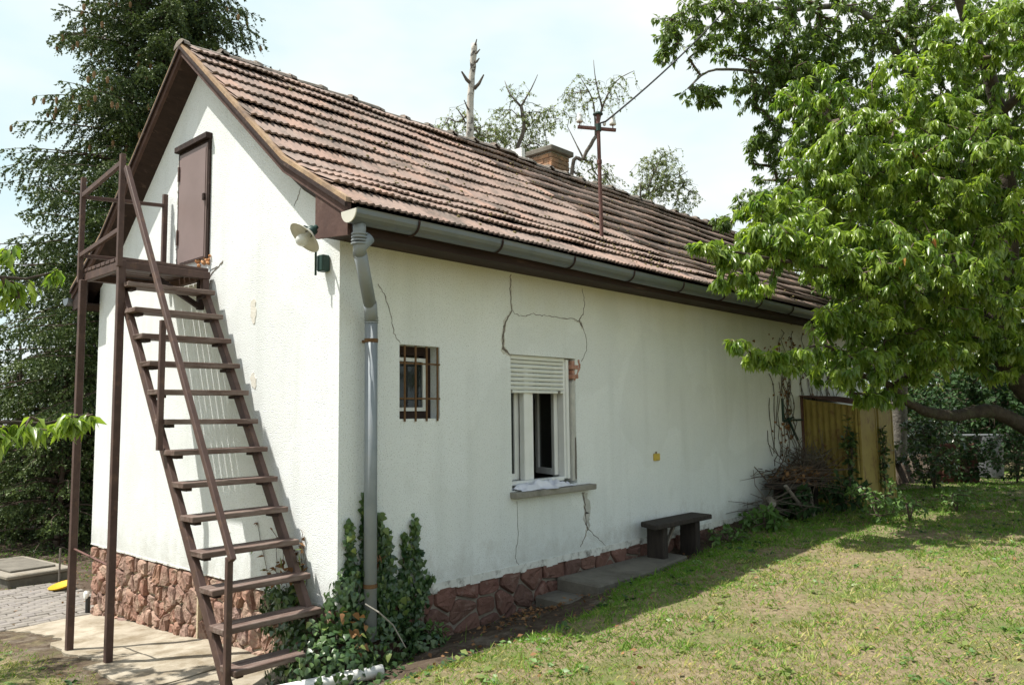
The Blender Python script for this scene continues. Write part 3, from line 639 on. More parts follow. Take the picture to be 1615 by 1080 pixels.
# crumpled white tulle on the sill
nu, nv = 46, 14; V = []
for i in range(nu):
    for j in range(nv):
        u = i/(nu-1); v = j/(nv-1); yy = 1.83+.75*u+.02*math.sin(9*v); xx = -.10+.17*v+.015*math.sin(13*u)
        hgt = .085*math.sin(math.pi*min(1, v*1.02))**.8*(.35+.65*math.sin(math.pi*min(1, max(0, u*1.05)))**.6)
        zz = 1.19+.004+hgt*(.65+.35*math.sin(17*u+5*v)*math.cos(9*v-4*u)+.18*math.sin(33*u+13*v))+.006*math.sin(60*u+9*v)*math.sin(3*v)
        if v > .85 and .42 < u < .62: xx += .03; zz -= .02
        V.append((xx, yy, max(1.192, zz)))
F = [(i*nv+j, (i+1)*nv+j, (i+1)*nv+j+1, i*nv+j+1) for i in range(nu-1) for j in range(nv-1)]
for y0_, y1_ in ((2.86, 2.98),):
    vs = []; 
    for k in range(17): yy = y0_+(y1_-y0_)*k/16; vs += [(-.36+.014*math.sin(k*1.7), yy, 1.25), (-.36+.014*math.sin(k*1.7+.5), yy, 2.35)]
    obj('curtain', MB().add(vs, [(2*k, 2*k+2, 2*k+3, 2*k+1) for k in range(16)]), 'tulle', win, smooth=True)
tag(obj('tulle_curtain', MB().add(V, F), 'tulle', smooth=True), 'crumpled white tulle fabric lying on the window sill', 'curtain fabric')

# ---- roof carpentry
def along_roof(xs, zoff_top, zoff_bot, y0, y1):
    mb = MB()
    poly = [(x, rz(x)+zoff_top) for x in xs]+[(x, rz(x)+zoff_bot) for x in reversed(xs)]
    return mb.prism(poly, 1, y0, y1)
RXS = [-2.25, -1.4, -.48, -.2, .34]; LXS = [-4.5-.34, -4.3, -4.02, -3.1, -2.25]
def sheet(xs, off, th, y0, y1):
    mb = MB()
    for a, b in zip(xs[:-1], xs[1:]): mb.prism([(a, rz(a)+off), (b, rz(b)+off), (b, rz(b)+off-th), (a, rz(a)+off-th)], 1, y0, y1)
    return mb
obj('roof_boarding', sheet(RXS, -.055, .05, -.10, LEN+.1), 'brown_dark', house)
obj('roof_boarding', sheet(LXS, -.055, .05, -.10, LEN+.1), 'brown_dark', house)
for xs in (RXS, LXS):
    obj('bargeboard', sheet(xs, -.012, .088, -OH, -OH+.03), 'barge', house)
    obj('verge_batten', sheet(xs, .028, .034, -OH-.014, -OH+.07), 'verge', house)
    obj('barge_trim', sheet(xs, -.008, .03, -OH-.022, -OH-.002), 'brown_dark', house)
    mb = MB()
    for a, b in zip(xs[:-1], xs[1:]):
        vs = [(a, -OH+.03, rz(a)-.10), (b, -OH+.03, rz(b)-.10), (b, .0, rz(b)-.20), (a, .0, rz(a)-.20), (a, -OH+.03, rz(a)-.07), (b, -OH+.03, rz(b)-.07), (b, .0, rz(b)-.07), (a, .0, rz(a)-.07)]
        mb.add(vs, [(0, 1, 2, 3), (0, 4, 5, 1), (3, 2, 6, 7), (4, 7, 6, 5)])
    obj('verge_soffit', mb, 'brown_dark', house)
for s in (1, -1):                                                   # eave boxes on both sides
    f = (lambda x: x) if s == 1 else (lambda x: -4.5-x)
    xa, xb = f(-.06), f(.325)
    pl_ = [(f(-.06), 3.105), (f(.325), 3.07), (f(.325), rz(.325)-.10), (f(-.06), rz(-.06)-.10)]
    obj('eave_box_end', MB().prism(pl_, 1, -OH+.012, -OH+.035), 'brown_dark' if s == -1 else 'barge', house)
    obj('eave_soffit', MB().prism([(f(.002), 3.108), (f(.32), 3.085), (f(.32), 3.105), (f(.002), 3.128)], 1, -OH+.035, LEN+.1), 'brown_dark', house)
    obj('fascia_board', MB().prism([(f(.32), 3.082), (f(.342), 3.082), (f(.342), rz(.34)-.06), (f(.32), rz(.32)-.06)], 1, -OH+.035, LEN+.1), 'brown_dark', house)

# ---- roof tiles
TW, TEX, TL = .178, .286, .325
def tile_mesh():
    us = np.linspace(-TW/2, TW/2, 13); prof = [.001, .011, .018, .011, .001, .009, .015, .009, .001, .011, .018, .011, .001]
    vs = []; fs = []; n = len(us)
    for v, lift in ((0, .0), (TL, .0)):
        for u, w in zip(us, prof): vs.append((u, v+(0 if v == 0 else -.012*(w < .004)), w+.008))
    for u, w in zip(us, prof): vs.append((u, TL-.003-.012*(w < .004), w-.008))
    for u, w in zip(us, prof): vs.append((u, .02, -.012))
    for i in range(n-1): fs.append((i, i+1, n+i+1, n+i)); fs.append((n+i, n+i+1, 2*n+i+1, 2*n+i)); fs.append((2*n+i, 2*n+i+1, 3*n+i+1, 3*n+i))
    return vs, fs
tvs, tfs = tile_mesh()
tile_me = MB().add(tvs, tfs).mesh('tile', fix=False); tile_me.materials.append(M['tile'])
def slope_pt(s, side):
    """s = distance down the slope from the ridge -> (x, z, angle)"""
    L1 = 1.77*math.hypot(1, .842)
    if s < L1: d = s/math.hypot(1, .842); z = 5.27-.842*d; a = math.atan(.842)
    else: d = 1.77+(s-L1)/math.hypot(1, .587); z = 3.78-.587*(d-1.77); a = math.atan(.587)
    return RX+side*d, z, a
SLEN = 1.77*math.hypot(1, .842)+.865*math.hypot(1, .587); NROW = 12; START = SLEN-NROW*TEX
def tile_matrix(row, c, side):
    y = -.155+TW*(c+.5); s_low = START+(row+1)*TEX+rnd.uniform(-.004, .004); s_up = s_low-TL
    xl, zl, al = slope_pt(s_low, side); xu, zu, au = slope_pt(max(s_up, -.02), side)
    wave = .016*math.sin(y*.9+row*.7)+.012*math.sin(y*2.3-row*1.1)+.008*math.sin(y*5.1+row*2.0)
    zl += (.047 if row < NROW-1 else .012)+wave*.6*(row < NROW-1)+rnd.uniform(-.003, .003); zu += .004+wave*.6
    d = Vector((xl-xu, rnd.uniform(-.003, .003), zl-zu)).normalized()
    u = Vector((0, side*1.0, rnd.uniform(-.012, .012))); n_ = u.cross(d).normalized(); 
    if n_.z < 0: n_ = -n_
    u = d.cross(n_).normalized()
    m4 = Matrix(((u.x, d.x, n_.x, xu), (u.y, d.y, n_.y, y), (u.z, d.z, n_.z, zu), (0, 0, 0, 1))); return m4
ncol = int((LEN+.30)/TW)
tl = []
for r_ in range(NROW):
    for c in range(ncol):
        m4 = tile_matrix(r_, c, 1); p = np.array(m4 @ Vector((0, TL*.7, 0))); tl.append((float((p-CAM)@FW), m4))
tl.sort(key=lambda q: q[0])
hinv = Matrix.Translation(-Vector(house.location))
for k, (dist_, m4) in enumerate(tl[:298]):
    o = bpy.data.objects.new('tile', tile_me); col.objects.link(o); o.parent = house; o.matrix_parent_inverse = hinv; o.matrix_basis = m4
def joined_tiles(ms):
    TV = np.array(tvs); n = len(TV); V = []; T = []
    for m4 in ms:
        A = np.array(m4); V.append(TV@A[:3, :3].T+A[:3, 3]); T.append(np.full(n, rnd.random()))
    F = (np.array(tfs)[None]+(np.arange(len(ms))*n)[:, None, None]).reshape(-1, 4)
    return raw_mesh('roof_tiles', np.concatenate(V), F, np.concatenate(T))
obj('roof_tiles', joined_tiles([m for _, m in tl[298:]]), 'tile', house, kind='stuff')
obj('roof_tiles', joined_tiles([tile_matrix(r_, c, -1) for r_ in range(NROW) for c in range(ncol)]), 'tile', house, kind='stuff')
# ridge tiles bedded in mortar
mb = MB(); y = -OH
V = []
for i in range(72):
    yy = -OH+.02+(LEN+2*OH-.04)*i/71
    zz = 5.285+.014*math.sin(yy*2.1)+.01*math.sin(yy*5.3)
    V += [(RX-.135, yy, zz-.105+rnd.uniform(-.012, .012)), (RX-.06, yy, zz-.02), (RX, yy, zz+.0), (RX+.06, yy, zz-.02), (RX+.135+rnd.uniform(-.015, .015), yy, zz-.105+rnd.uniform(-.012, .012))]
obj('ridge_mortar', MB().add(V, [(i*5+k, i*5+k+1, i*5+6+k, i*5+5+k) for i in range(71) for k in range(4)]), 'ridge_mortar', house)
def ridge_tile():
    mb = MB(); vs = []; fs = []; n = 7
    for y, r, zo in ((0, .088, 0), (.32, .080, -.006), (.325, .098, .004), (.385, .104, .006)):
        for k in range(n): t = math.pi*k/(n-1); vs.append((r*1.15*math.cos(t), y, r*.72*math.sin(t)-.062+zo))
    for i in range(3):
        for k in range(n-1): fs.append((i*n+k, i*n+k+1, (i+1)*n+k+1, (i+1)*n+k))
    for k in range(1, n-2): fs.append((0, k, k+1)); fs.append((3*n, 3*n+k, 3*n+k+1))
    return mb.add(vs, fs)
rme = ridge_tile().mesh('ridge_tile'); rme.materials.append(M['ridge'])
k = 0; y = -OH-.02
while y < LEN+OH-.3:
    o = bpy.data.objects.new('ridge_tile', rme); col.objects.link(o); o.parent = house; o.matrix_parent_inverse = hinv
    o.location = (RX+rnd.uniform(-.008, .008), y+.385, 5.325+.014*math.sin(y*2.1)+.01*math.sin(y*5.3)+rnd.uniform(-.006, .008)); o.rotation_euler = (rnd.uniform(-.02, .02), rnd.uniform(-.05, .05), math.pi+rnd.uniform(-.03, .03)); y += .372
# moss cushions on the tiles
mb = MB()
for k in range(420):
    r_ = min(NROW-1, int(rnd.betavariate(2.2, 1.3)*NROW)); s = START+(r_+1)*TEX-rnd.choice([.0, .01, rnd.uniform(0, .25)]); y = abs(rnd.gauss(rnd.choice([1.2, 3.4, 3.6, 4.6, 6.2, 7.5]), .45)); x, z, a = slope_pt(s, 1)
    rr = rnd.uniform(.006, .018); mb.lathe([(rr, -.006), (rr*.85, rr*.35), (rr*.4, rr*.6), (0, rr*.65)], 6, Matrix.Rotation(a, 3, 'Y'), (x, y, z+.07))
obj('moss', mb, 'lichen', house, kind='stuff')
# chimney: brick courses as single bricks under a concrete cap
chx, chy, cz0 = -2.62, 5.55, 4.75
chim = obj('chimney', MB().bx(chx-.19, chx+.19, chy-.19, chy+.19, cz0, 5.67), 'mortar_grey', house)
for j in range(13):
    zz = 4.77+j*.068; off = .0 if j % 2 else .1
    for side in range(4):
        for i in range(3):
            u = -.2+.2*i+off-.05; u0, u1 = max(-.205, u-.098), min(.205, u+.098)
            if u1-u0 < .04: continue
            p = rnd.uniform(.0, .010)+.19
            b_ = {0: (chx+u0, chx+u1, chy-p-.012, chy-.17), 1: (chx+.17, chx+p+.012, chy+u0, chy+u1), 2: (chx+u0, chx+u1, chy+.17, chy+p+.012), 3: (chx-p-.012, chx-.17, chy+u0, chy+u1)}[side]
            if side > 1: continue
            obj('brick', MB().bx(*b_, zz, zz+.06), 'chimney_brick' if 'chimney_brick' in M else M.setdefault('chimney_brick', mat('chimney_brick', (.30, .17, .10), (.42, .29, .19), 8, rough=.95, bump=.6, bscale=30, randc=[(.6, .6, .6), (1.1, 1, .95), (.8, .8, .8), (1.25, 1.1, 1)], dirt=(.13, .115, .09), dscale=5)), chim, bevel=.004)
obj('chimney_cap', MB().bx(chx-.26, chx+.26, chy-.26, chy+.26, 5.665, 5.745), 'concrete_dark', chim, bevel=.012)
obj('roof_hatch', MB().bx(chx-.05, chx+.2, chy-.85, chy-.78, 5.0, 5.56), 'pvc', house)

# ---- gutter and downpipe
def half_gutter(side):
    mb = MB(); r = .082; n = 11; cx = .412; cz = 3.212; vs = []; fs = []
    ys = np.linspace(-OH-.035, LEN+.1, 60)
    for y in ys:
        sag = .006*math.sin(y*1.3)-.002*y
        for rr in (r, r-.004):
            for k in range(n): t = math.pi+math.pi*k/(n-1); vs.append((cx+rr*math.cos(t), y, cz+sag+rr*math.sin(t)))
        vs.append((cx+r+.004, y, cz+sag+.010)); vs.append((cx+r-.008, y, cz+sag+.006))
    st = 2*n+2
    for i in range(len(ys)-1):
        o, q = i*st, (i+1)*st
        for k in range(n-1): fs.append((o+k, o+k+1, q+k+1, q+k)); fs.append((o+n+k, q+n+k, q+n+k+1, o+n+k+1))
        fs.append((o+n-1, o+2*n, q+2*n, q+n-1)); fs.append((o+2*n, o+2*n+1, q+2*n+1, q+2*n))
    fs.append(tuple(range(n)))
    if side == -1: vs = [(-4.5-x, y, z) for x, y, z in vs]
    return mb.add(vs, fs)
gut = obj('gutter', half_gutter(1), 'zinc_old', house)
obj('end_cap', MB().prism([(.412+.0835*math.cos(math.pi+math.pi*k/12), 3.214+.0835*math.sin(math.pi+math.pi*k/12)) for k in range(13)], 1, -OH-.043, -OH-.0345), 'enamel', gut)
obj('gutter', half_gutter(-1), 'zinc_old', house)
y = .32
while y < LEN:
    obj('gutter_bracket', MB().tube([(.412+.0875*math.cos(t), y, 3.212-.002*y+.006*math.sin(y*1.3)+.0875*math.sin(t)) for t in np.linspace(math.pi, 2*math.pi+.1, 12)], .008, 5), 'brown_dark', gut); y += .86 if y < 1 else .92
pts = [(.40, -.05, 3.20), (.40, -.05, 3.10), (.395, -.045, 3.00), (.375, -.03, 2.93), (.20, .10, 2.70), (.145, .165, 2.63), (.13, .185, 2.55)]
pipe = obj('downpipe', MB().tube([(.097, .207, 2.56), (.097, .207, .30)], .046, 18), 'zinc', house, smooth=True)
obj('offset_pipe', MB().tube([(.40, -.125, 3.15), (.40, -.125, 3.09), (.40, -.125, 3.04)], .044, 18).tube([(.40, -.05, 3.06), (.39, -.115, 2.985), (.355, -.085, 2.935)], .048, 18).tube([(.37, -.095, 2.945), (.14, .165, 2.635)], .045, 18).tube([(.155, .15, 2.66), (.12, .185, 2.60), (.097, .207, 2.54)], .0475, 18), 'zinc', pipe, smooth=True)
mb = MB()
for k in range(4): z = 3.075-.022*k; mb.tube([(.40-.002*k, -.125, z), (.40-.002*k, -.125, z-.010)], .0525, 16)
for k in range(3): z = 2.565-.018*k; mb.tube([(.097, .207, z), (.097, .207, z-.009)], .0505, 16)
obj('elbow_rings', mb, 'zinc', pipe, kind='stuff')
for zz in (2.38, .66): obj('pipe_clamp', MB().tube([(.097, .207, zz), (.097, .207, zz+.028)], .049, 16).bar((.06, .207, zz+.014), (0, .207, zz+.014), .02, .02), 'rust', pipe)

# ---- small fittings on the walls
lamp = thing('wall_lamp', 'enamel wall lamp with round shade on bent arm under the eave', 'lamp', (-.155, 0, 2.95))
obj('mounting_box', MB().bx(-.19, -.115, -.07, -.002, 2.90, 3.02), 'green_iron', lamp, bevel=.008)
obj('lamp_arm', MB().tube([(-.175, -.085, 2.87), (-.175, -.085, 3.10), (-.175, -.10, 3.16), (-.172, -.14, 3.205), (-.165, -.19, 3.21), (-.16, -.225, 3.185), (-.165, -.245, 3.15)], .0085, 8), 'green_iron', lamp, smooth=True)
lc = Vector(at(489, 367, 5.40)); ld = Vector((-.10, -.60, -.62)).normalized()
rotm = ld.to_track_quat('-Z', 'Y').to_matrix()
obj('lamp_neck', MB().lathe([(0, .075), (.016, .07), (.020, .045), (.034, .04), (.038, .0), (.03, -.012)], 16, rotm, lc), 'green_iron', lamp, smooth=True)
obj('lamp_shade', MB().lathe([(.03, .0), (.045, -.006), (.07, -.023), (.122, -.052), (.126, -.056), (.123, -.06), (.073, -.032), (.03, -.012)], 28, rotm, lc), 'enamel', lamp, smooth=True)
obj('bulb', MB().lathe([(.020, -.01), (.022, -.04), (.040, -.065), (.043, -.085), (.034, -.112), (.014, -.125), (0, -.127)], 16, rotm, lc), 'bulb', lamp, smooth=True)
bxp = wl(1034, 720)
jb = tag(obj('junction_box', MB().bx(-.002, .028, bxp[0]-.05, bxp[0]+.05, bxp[1]-.04, bxp[1]+.035), 'yellow_box', bevel=.006), 'small yellow junction box mounted low on the shaded white wall', 'junction box')
obj('box_cover', MB().bx(.027, .033, bxp[0]-.04, bxp[0]+.015, bxp[1]-.03, bxp[1]+.025), 'yellow_box', jb, bevel=.003); obj('cable_stub', MB().tube([(.014, bxp[0]-.01, bxp[1]+.035), (.016, bxp[0]-.012, bxp[1]+.055)], .008, 6), 'rust', jb)
# old iron hinge bracket near the shed
br = thing('iron_bracket', 'dark iron arm bracket on the wall beside the yellow shed', 'bracket', (0, 7.0, 1.75))
y1_, za_ = wl(1233, 628); _, zb_ = wl(1233, 665); y2_ = wl(1290, 660)[0]
obj('wall_plate', MB().bx(-.002, .018, y1_-.025, y1_+.025, zb_, za_), 'green_iron', br); obj('arm', MB().tube([(.012, y1_, zb_+.02), (.03, 7.95, zb_+.02)], .013, 6), 'green_iron', br)
obj('hook', MB().bar((.03, 7.45, zb_+.05), (.07, 7.66, zb_-.26), .02, .03).bar((.02, 7.36, zb_+.0), (.03, 7.62, zb_+.06), .02, .02), 'green_iron', br)

# ------------------------------------------------------------------ outside staircase to the loft
st = thing('loft_staircase', 'steep brown painted staircase with landing and handrail on the gable', 'staircase', (-1.2, -.42, .05))
SX, RUN, ZB, RS = -1.726, .1493, .3233, .2182
YO, YI = -.783, -.06
for i in range(13):
    x = SX+i*RUN; z = ZB+(12-i)*RS; m = MB()
    tw_ = rnd.uniform(-.006, .006)
    m.add([(x-.19, YO+rnd.uniform(-.01, .01), z-.038), (x, YO, z-.038), (x, YI, z-.038+tw_), (x-.19, YI, z-.038+tw_), (x-.19, YO, z), (x, YO, z), (x, YI, z+tw_), (x-.19, YI, z+tw_)],
          [(0, 1, 2, 3), (4, 5, 6, 7), (0, 1, 5, 4), (1, 2, 6, 5), (2, 3, 7, 6), (3, 0, 4, 7)])
    obj('tread', m, 'brown_tread', st, bevel=.004)
    for yy in (-.722, -.135): obj('tread_bracket', MB().bx(x-.15, x-.045, yy-.022, yy+.022, z-.062, z-.039), 'brown_dark', st)
def stringer(y, px0, px1, yb=None):
    p = on(1, y, *px0); q = on(1, y, *px1); d = q-p; q = q+d*((.08-q[2])/d[2]) ; q[2] = .08
    return MB().bar(p, q, .045, .075)
obj('stringer', stringer(-.745, (192, 452), (351, 1056)), 'brown_paint', st, bevel=.004)
obj('stringer', stringer(-.10, (325, 468), (461, 887)), 'brown_paint', st, bevel=.004)
LX0, LX1, LZ = -2.70, -1.895, 3.165
for k in range(8):
    x = LX0+.004+k*.1005; obj('landing_board', MB().bx(x, x+.084, -.79, -.035, LZ-.03, LZ+rnd.uniform(-.002, .002)), 'brown_paint', st, bevel=.003)
obj('landing_beam', MB().bx(LX0, LX1-.045, -.785, -.735, LZ-.105, LZ-.033), 'brown_paint', st, bevel=.003)
obj('landing_beam', MB().bx(LX1-.04, LX1+.012, -.80, -.03, LZ-.10, LZ-.036), 'brown_paint', st, bevel=.003)
obj('landing_beam', MB().bx(LX0, LX0+.05, -.735, -.03, LZ-.10, LZ-.036), 'brown_paint', st, bevel=.003)
obj('landing_beam', MB().bx(LX0+.05, LX1-.05, -.075, -.03, LZ-.10, LZ-.036), 'brown_paint', st, bevel=.003)
obj('landing_support', MB().bar((-2.0, -.06, LZ-.10), (-2.0, -.06, LZ-.36), .05, .05).bar((-2.0, -.06, LZ-.34), (-1.98, -.5, LZ-.10), .04, .04, (1, 0, 0)), 'brown_dark', st)
obj('landing_support', MB().bar((-1.925, -.06, LZ-.10), (-1.925, -.06, LZ-.25), .055, .055), 'brown_paint', st)
p1x, p2x, py = -2.685, -1.835, -.80
def ground_at(x, y): return float(gh(x, y))
obj('post', MB().bar((p1x+.03, py, ground_at(p1x, py)-.05), (p1x+.03, py, LZ-.10), .054, .054, (1, 0, 0)), 'brown_paint', st, bevel=.004)
obj('post', MB().bar((p2x-.02, py+.01, ground_at(p2x, py)-.05), (p2x-.02, py+.01, LZ-.04), .054, .054, (1, 0, 0)), 'brown_paint', st, bevel=.004)
obj('rail_post', MB().bar((p1x-.02, py-.01, LZ-.12), (p1x-.02, py-.01, 3.985), .040, .040, (1, 0, 0)), 'brown_paint', st, bevel=.003)
obj('rail_post', MB().bar((p2x+.015, py-.02, LZ-.10), (p2x+.015, py-.02, 3.985), .040, .040, (1, 0, 0)), 'brown_paint', st, bevel=.003)
wp = on(1, -.06, 260, 307); obj('rail_post', MB().bar((wp[0], -.055, LZ-.06), (wp[0], -.055, wp[2]), .042, .042, (1, 0, 0)), 'brown_paint', st, bevel=.003)
obj('rail', MB().bar((p1x-.02, py-.012, 3.82), (p2x+.01, py-.012, 3.925), .03, .045, (0, 1, 0)), 'brown_paint', st, bevel=.003)
obj('rail', MB().bar((p1x-.02, py-.012, 3.285), (p2x+.01, py-.012, 3.375), .03, .04, (0, 1, 0)), 'brown_paint', st, bevel=.003)
zt = 3.84; obj('rail', MB().bar((p1x-.02, py, 3.81), (wp[0], -.06, wp[2]-.11), .03, .04, (0, 0, 1)), 'brown_paint', st, bevel=.003)
obj('rail', MB().bar((p1x-.02, py, 3.285), (wp[0], -.06, 3.33), .03, .04, (0, 0, 1)), 'brown_paint', st, bevel=.003)
h0 = on(1, -.815, 200, 264); h1 = on(1, -.815, 367, 884)
obj('handrail', MB().bar(h0, h1, .038, .042), 'brown_paint', st, bevel=.004)
m0 = on(1, -.80, 257, 505); m1 = on(1, -.80, 250, 710)
obj('baluster', MB().bar((m0[0], -.80, m0[2]), (m0[0]-.0, -.80, m1[2]), .038, .038, (1, 0, 0)), 'brown_paint', st, bevel=.003)
f0 = on(1, -.80, 361.5, 878); obj('baluster', MB().bar((f0[0], -.80, f0[2]), (f0[0], -.80, .05), .038, .038, (1, 0, 0)), 'brown_paint', st, bevel=.003)
obj('tie_bar', MB().tube([(p1x+.03, py, .78), (p2x-.02, py+.01, .72)], .009, 6), 'rust_dark', st)

# ------------------------------------------------------------------ mast on the roof, cable
mast = thing('service_mast', 'rusty iron service mast with crossarm standing on the tiled roof', 'mast', (-.43, 3.79, 3.85))
mb_, mt = Vector((-.436, 3.794, 3.80)), Vector((-.425, 3.76, 5.215))
obj('pole', MB().tube([mb_, mt], .022, 10).tube([mb_+(mt-mb_)*.60, mb_+(mt-mb_)*.63], .030, 10), 'rust_dark', mast, smooth=False)
obj('pole_cap', MB().lathe([(0, .03), (.03, .028), (.055, .012), (.058, .0), (.02, -.004)], 14, None, mt), 'green_iron', mast)
ca = mb_+(mt-mb_)*.885; rv = Vector((RT[0], RT[1], 0)).normalized(); cdir = (rv*1.0+Vector((0, 0, -.10))).normalized()
obj('crossarm', MB().bar(ca-cdir*.235, ca+cdir*.20, .034, .034, (0, 0, 1)), 'rust_dark', mast, bevel=.003)
obj('pole_clamp', MB().tube([ca-Vector((0, 0, .03)), ca+Vector((0, 0, .05))], .034, 10), 'green_iron', mast)
for s in (-.21, .165):
    b0 = ca+cdir*s; ins = obj('insulator_pin', MB().tube([b0, b0+Vector((0, 0, .07))], .007, 6), 'rust_dark', mast)
    obj('insulator', MB().lathe([(0, .16), (.022, .155), (.030, .135), (.024, .12), (.034, .11), (.034, .085), (.040, .065), (.036, .058), (.01, .06)], 14, None, b0), 'porcelain', ins, smooth=True)
b0 = ca+cdir*.07; obj('insulator', MB().lathe([(0, .035), (.018, .03), (.02, 0), (.012, -.02)], 10, None, b0+Vector((0, 0, .06))), 'porcelain', mast)
c0 = Vector(at(955, 192, 8.75)); c1 = Vector(at(1300, -190, 14.0))
pts = [c0.lerp(c1, t)+Vector((0, 0, -.55*4*t*(1-t)*.55)) for t in np.linspace(0, 1, 24)]
pts = [ca+Vector((0, 0, .06))]+pts
tag(obj('power_cable', MB().tube(pts, .011, 5), 'black_wire', smooth=True), 'thin dark overhead cable running from the roof mast to the trees', 'cable')

# ------------------------------------------------------------------ ground works
def slab(x0, x1, ya, yb, lift, m, name, parent=None, th=.06, jag=.03, kind=None):
    """flat cast slab following the ground with a broken edge"""
    nx_ = max(2, int(abs(x1-x0)/.09)); ny_ = max(2, int(abs(yb-ya)/.09)); vs = []; fs = []
    for i in range(nx_+1):
        for j in range(ny_+1):
            x = x0+(x1-x0)*i/nx_; y = ya+(yb-ya)*j/ny_
            if j == 0: y += rnd.uniform(-jag, jag)+.05*math.sin(x*3.1)
            vs.append((x, y, ground_at(x, y)+lift+rnd.uniform(-.002, .002)))
    st_ = ny_+1; n0 = len(vs)
    for i in range(nx_):
        for j in range(ny_): fs.append((i*st_+j, (i+1)*st_+j, (i+1)*st_+j+1, i*st_+j+1))
    ring = [i*st_ for i in range(nx_+1)]+[nx_*st_+j for j in range(1, ny_+1)]+[i*st_+ny_ for i in range(nx_-1, -1, -1)]+[j for j in range(ny_-1, 0, -1)]
    for k in ring: vs.append((vs[k][0], vs[k][1], vs[k][2]-th))
    for k in range(len(ring)): a, b = ring[k], ring[(k+1) % len(ring)]; fs.append((a, b, n0+(k+1) % len(ring), n0+k))
    return obj(name, MB().add(vs, fs), m, parent, kind=kind)
apron = slab(-4.42, -3.16, -.72, .0, .012, 'concrete', 'concrete_apron', kind='structure')
slab(-3.15, -1.90, -.80, .0, .015, 'concrete', 'slab', apron); slab(-1.885, -.95, -.96, .0, .02, 'concrete', 'slab', apron); slab(-.94, -.02, -1.0, .0, .014, 'concrete', 'slab', apron)
pv = bpy.data.objects.new('paved_path', None); col.objects.link(pv); pv.location = (-5.5, -.3, -.2); pv['kind'] = 'structure'
pme = MB().bx(-.048, .048, -.096, .096, -.06, 0).mesh('paver', bevel=.008); pme.materials.append(M['paver'])
for i in range(23):
    for j in range(7):
        x = -6.75+i*.102; y = -.86+j*.2+(.1 if i % 2 else 0)+.04*(x+4.4)
        o = bpy.data.objects.new('paver', pme); col.objects.link(o); o.parent = pv; o.matrix_parent_inverse = Matrix.Translation(-Vector(pv.location))
        o.location = (x, y, ground_at(x, y)+.012+rnd.uniform(-.004, .004)); o.rotation_euler = (rnd.uniform(-.02, .02), rnd.uniform(-.02, .02), rnd.uniform(-.03, .03))
# concrete cistern top on the left
A = on(2, -.24, 12.5, 927); B = on(2, -.24, 110, 911); u = norm(B-A); u[2] = 0; w_ = np.array([-u[1], u[0], 0]); 
if w_@FW < 0: w_ = -w_
ln = float(np.linalg.norm(B-A)); cis = thing('cistern', 'low concrete cistern block with flat lid under the spruces', 'cistern', tuple((A+B)/2))
rotz = Matrix(((u[0], w_[0], 0), (u[1], w_[1], 0), (0, 0, 1)))
cc = (A+B)/2+w_*.75; CZ = -.13
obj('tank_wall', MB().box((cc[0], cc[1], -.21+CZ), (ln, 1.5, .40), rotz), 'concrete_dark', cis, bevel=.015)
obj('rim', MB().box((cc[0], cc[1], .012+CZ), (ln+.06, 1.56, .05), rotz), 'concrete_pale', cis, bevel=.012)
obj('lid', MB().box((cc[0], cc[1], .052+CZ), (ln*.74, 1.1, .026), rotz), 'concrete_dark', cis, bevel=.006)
s0 = on(2, -.24, 93, 922); tag(obj('stake', MB().tube([(s0[0], s0[1], -.3), (s0[0], s0[1], .22)], .012, 6), 'grey_wood'), 'thin grey stake standing in the ground beside the cistern', 'stake')
bp_ = on(2, -.2, 98, 926); tag(obj('dish', MB().lathe([(0, .0), (.10, .004), (.15, .03), (.155, .03), (.11, -.004), (0, -.008)], 20, Matrix.Rotation(.25, 3, 'X'), (bp_[0], bp_[1], -.19)), 'yellow_plastic', smooth=True), 'shallow yellow plastic dish lying on the ground near the cistern', 'dish')
wp_ = wg(141, 948); wpo = thing('drain_outlet', 'small white drain outlet with dark pipe at the left house corner', 'drain', (-4.5, .02, -.15))
obj('outlet', MB().lathe([(0, .02), (.035, .018), (.045, 0), (.03, -.02)], 12, Matrix.Rotation(R(90), 3, 'X'), (-4.535, -.02, 0.0)), 'pvc', wpo); obj('pipe', MB().tube([(-4.53, .0, -.25), (-4.53, .0, -.02)], .025, 8), 'black_wire', wpo)
# white plastic pipe lying by the ivy
pa = on(2, .17, 470, 1084); pb = on(2, .18, 603, 1057); dd = pb-pa; pa = pa-dd*.25
for nm in ('pipe',):
    g = thing('plastic_pipe', 'white plastic drain pipe lying in the ivy below the downpipe', 'pipe', tuple(pb))
    obj('pipe', MB().tube([pa, pa*.45+pb*.55, pb], .04, 14), 'pvc', g, smooth=True); obj('socket', MB().tube([pa*.42+pb*.58, pa*.30+pb*.70], .046, 14), 'pvc', g)
# two concrete steps along the wall
stp = thing('concrete_steps', 'two worn concrete steps along the base of the shaded wall', 'steps', (.3, 2.6, .2))
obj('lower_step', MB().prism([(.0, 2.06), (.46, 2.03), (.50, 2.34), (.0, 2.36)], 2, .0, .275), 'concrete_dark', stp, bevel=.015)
obj('upper_step', MB().prism([(.0, 2.365), (.52, 2.30), (.50, 3.2), (.36, 4.06), (.0, 4.1)], 2, .0, .385), 'concrete_dark', stp, bevel=.015)
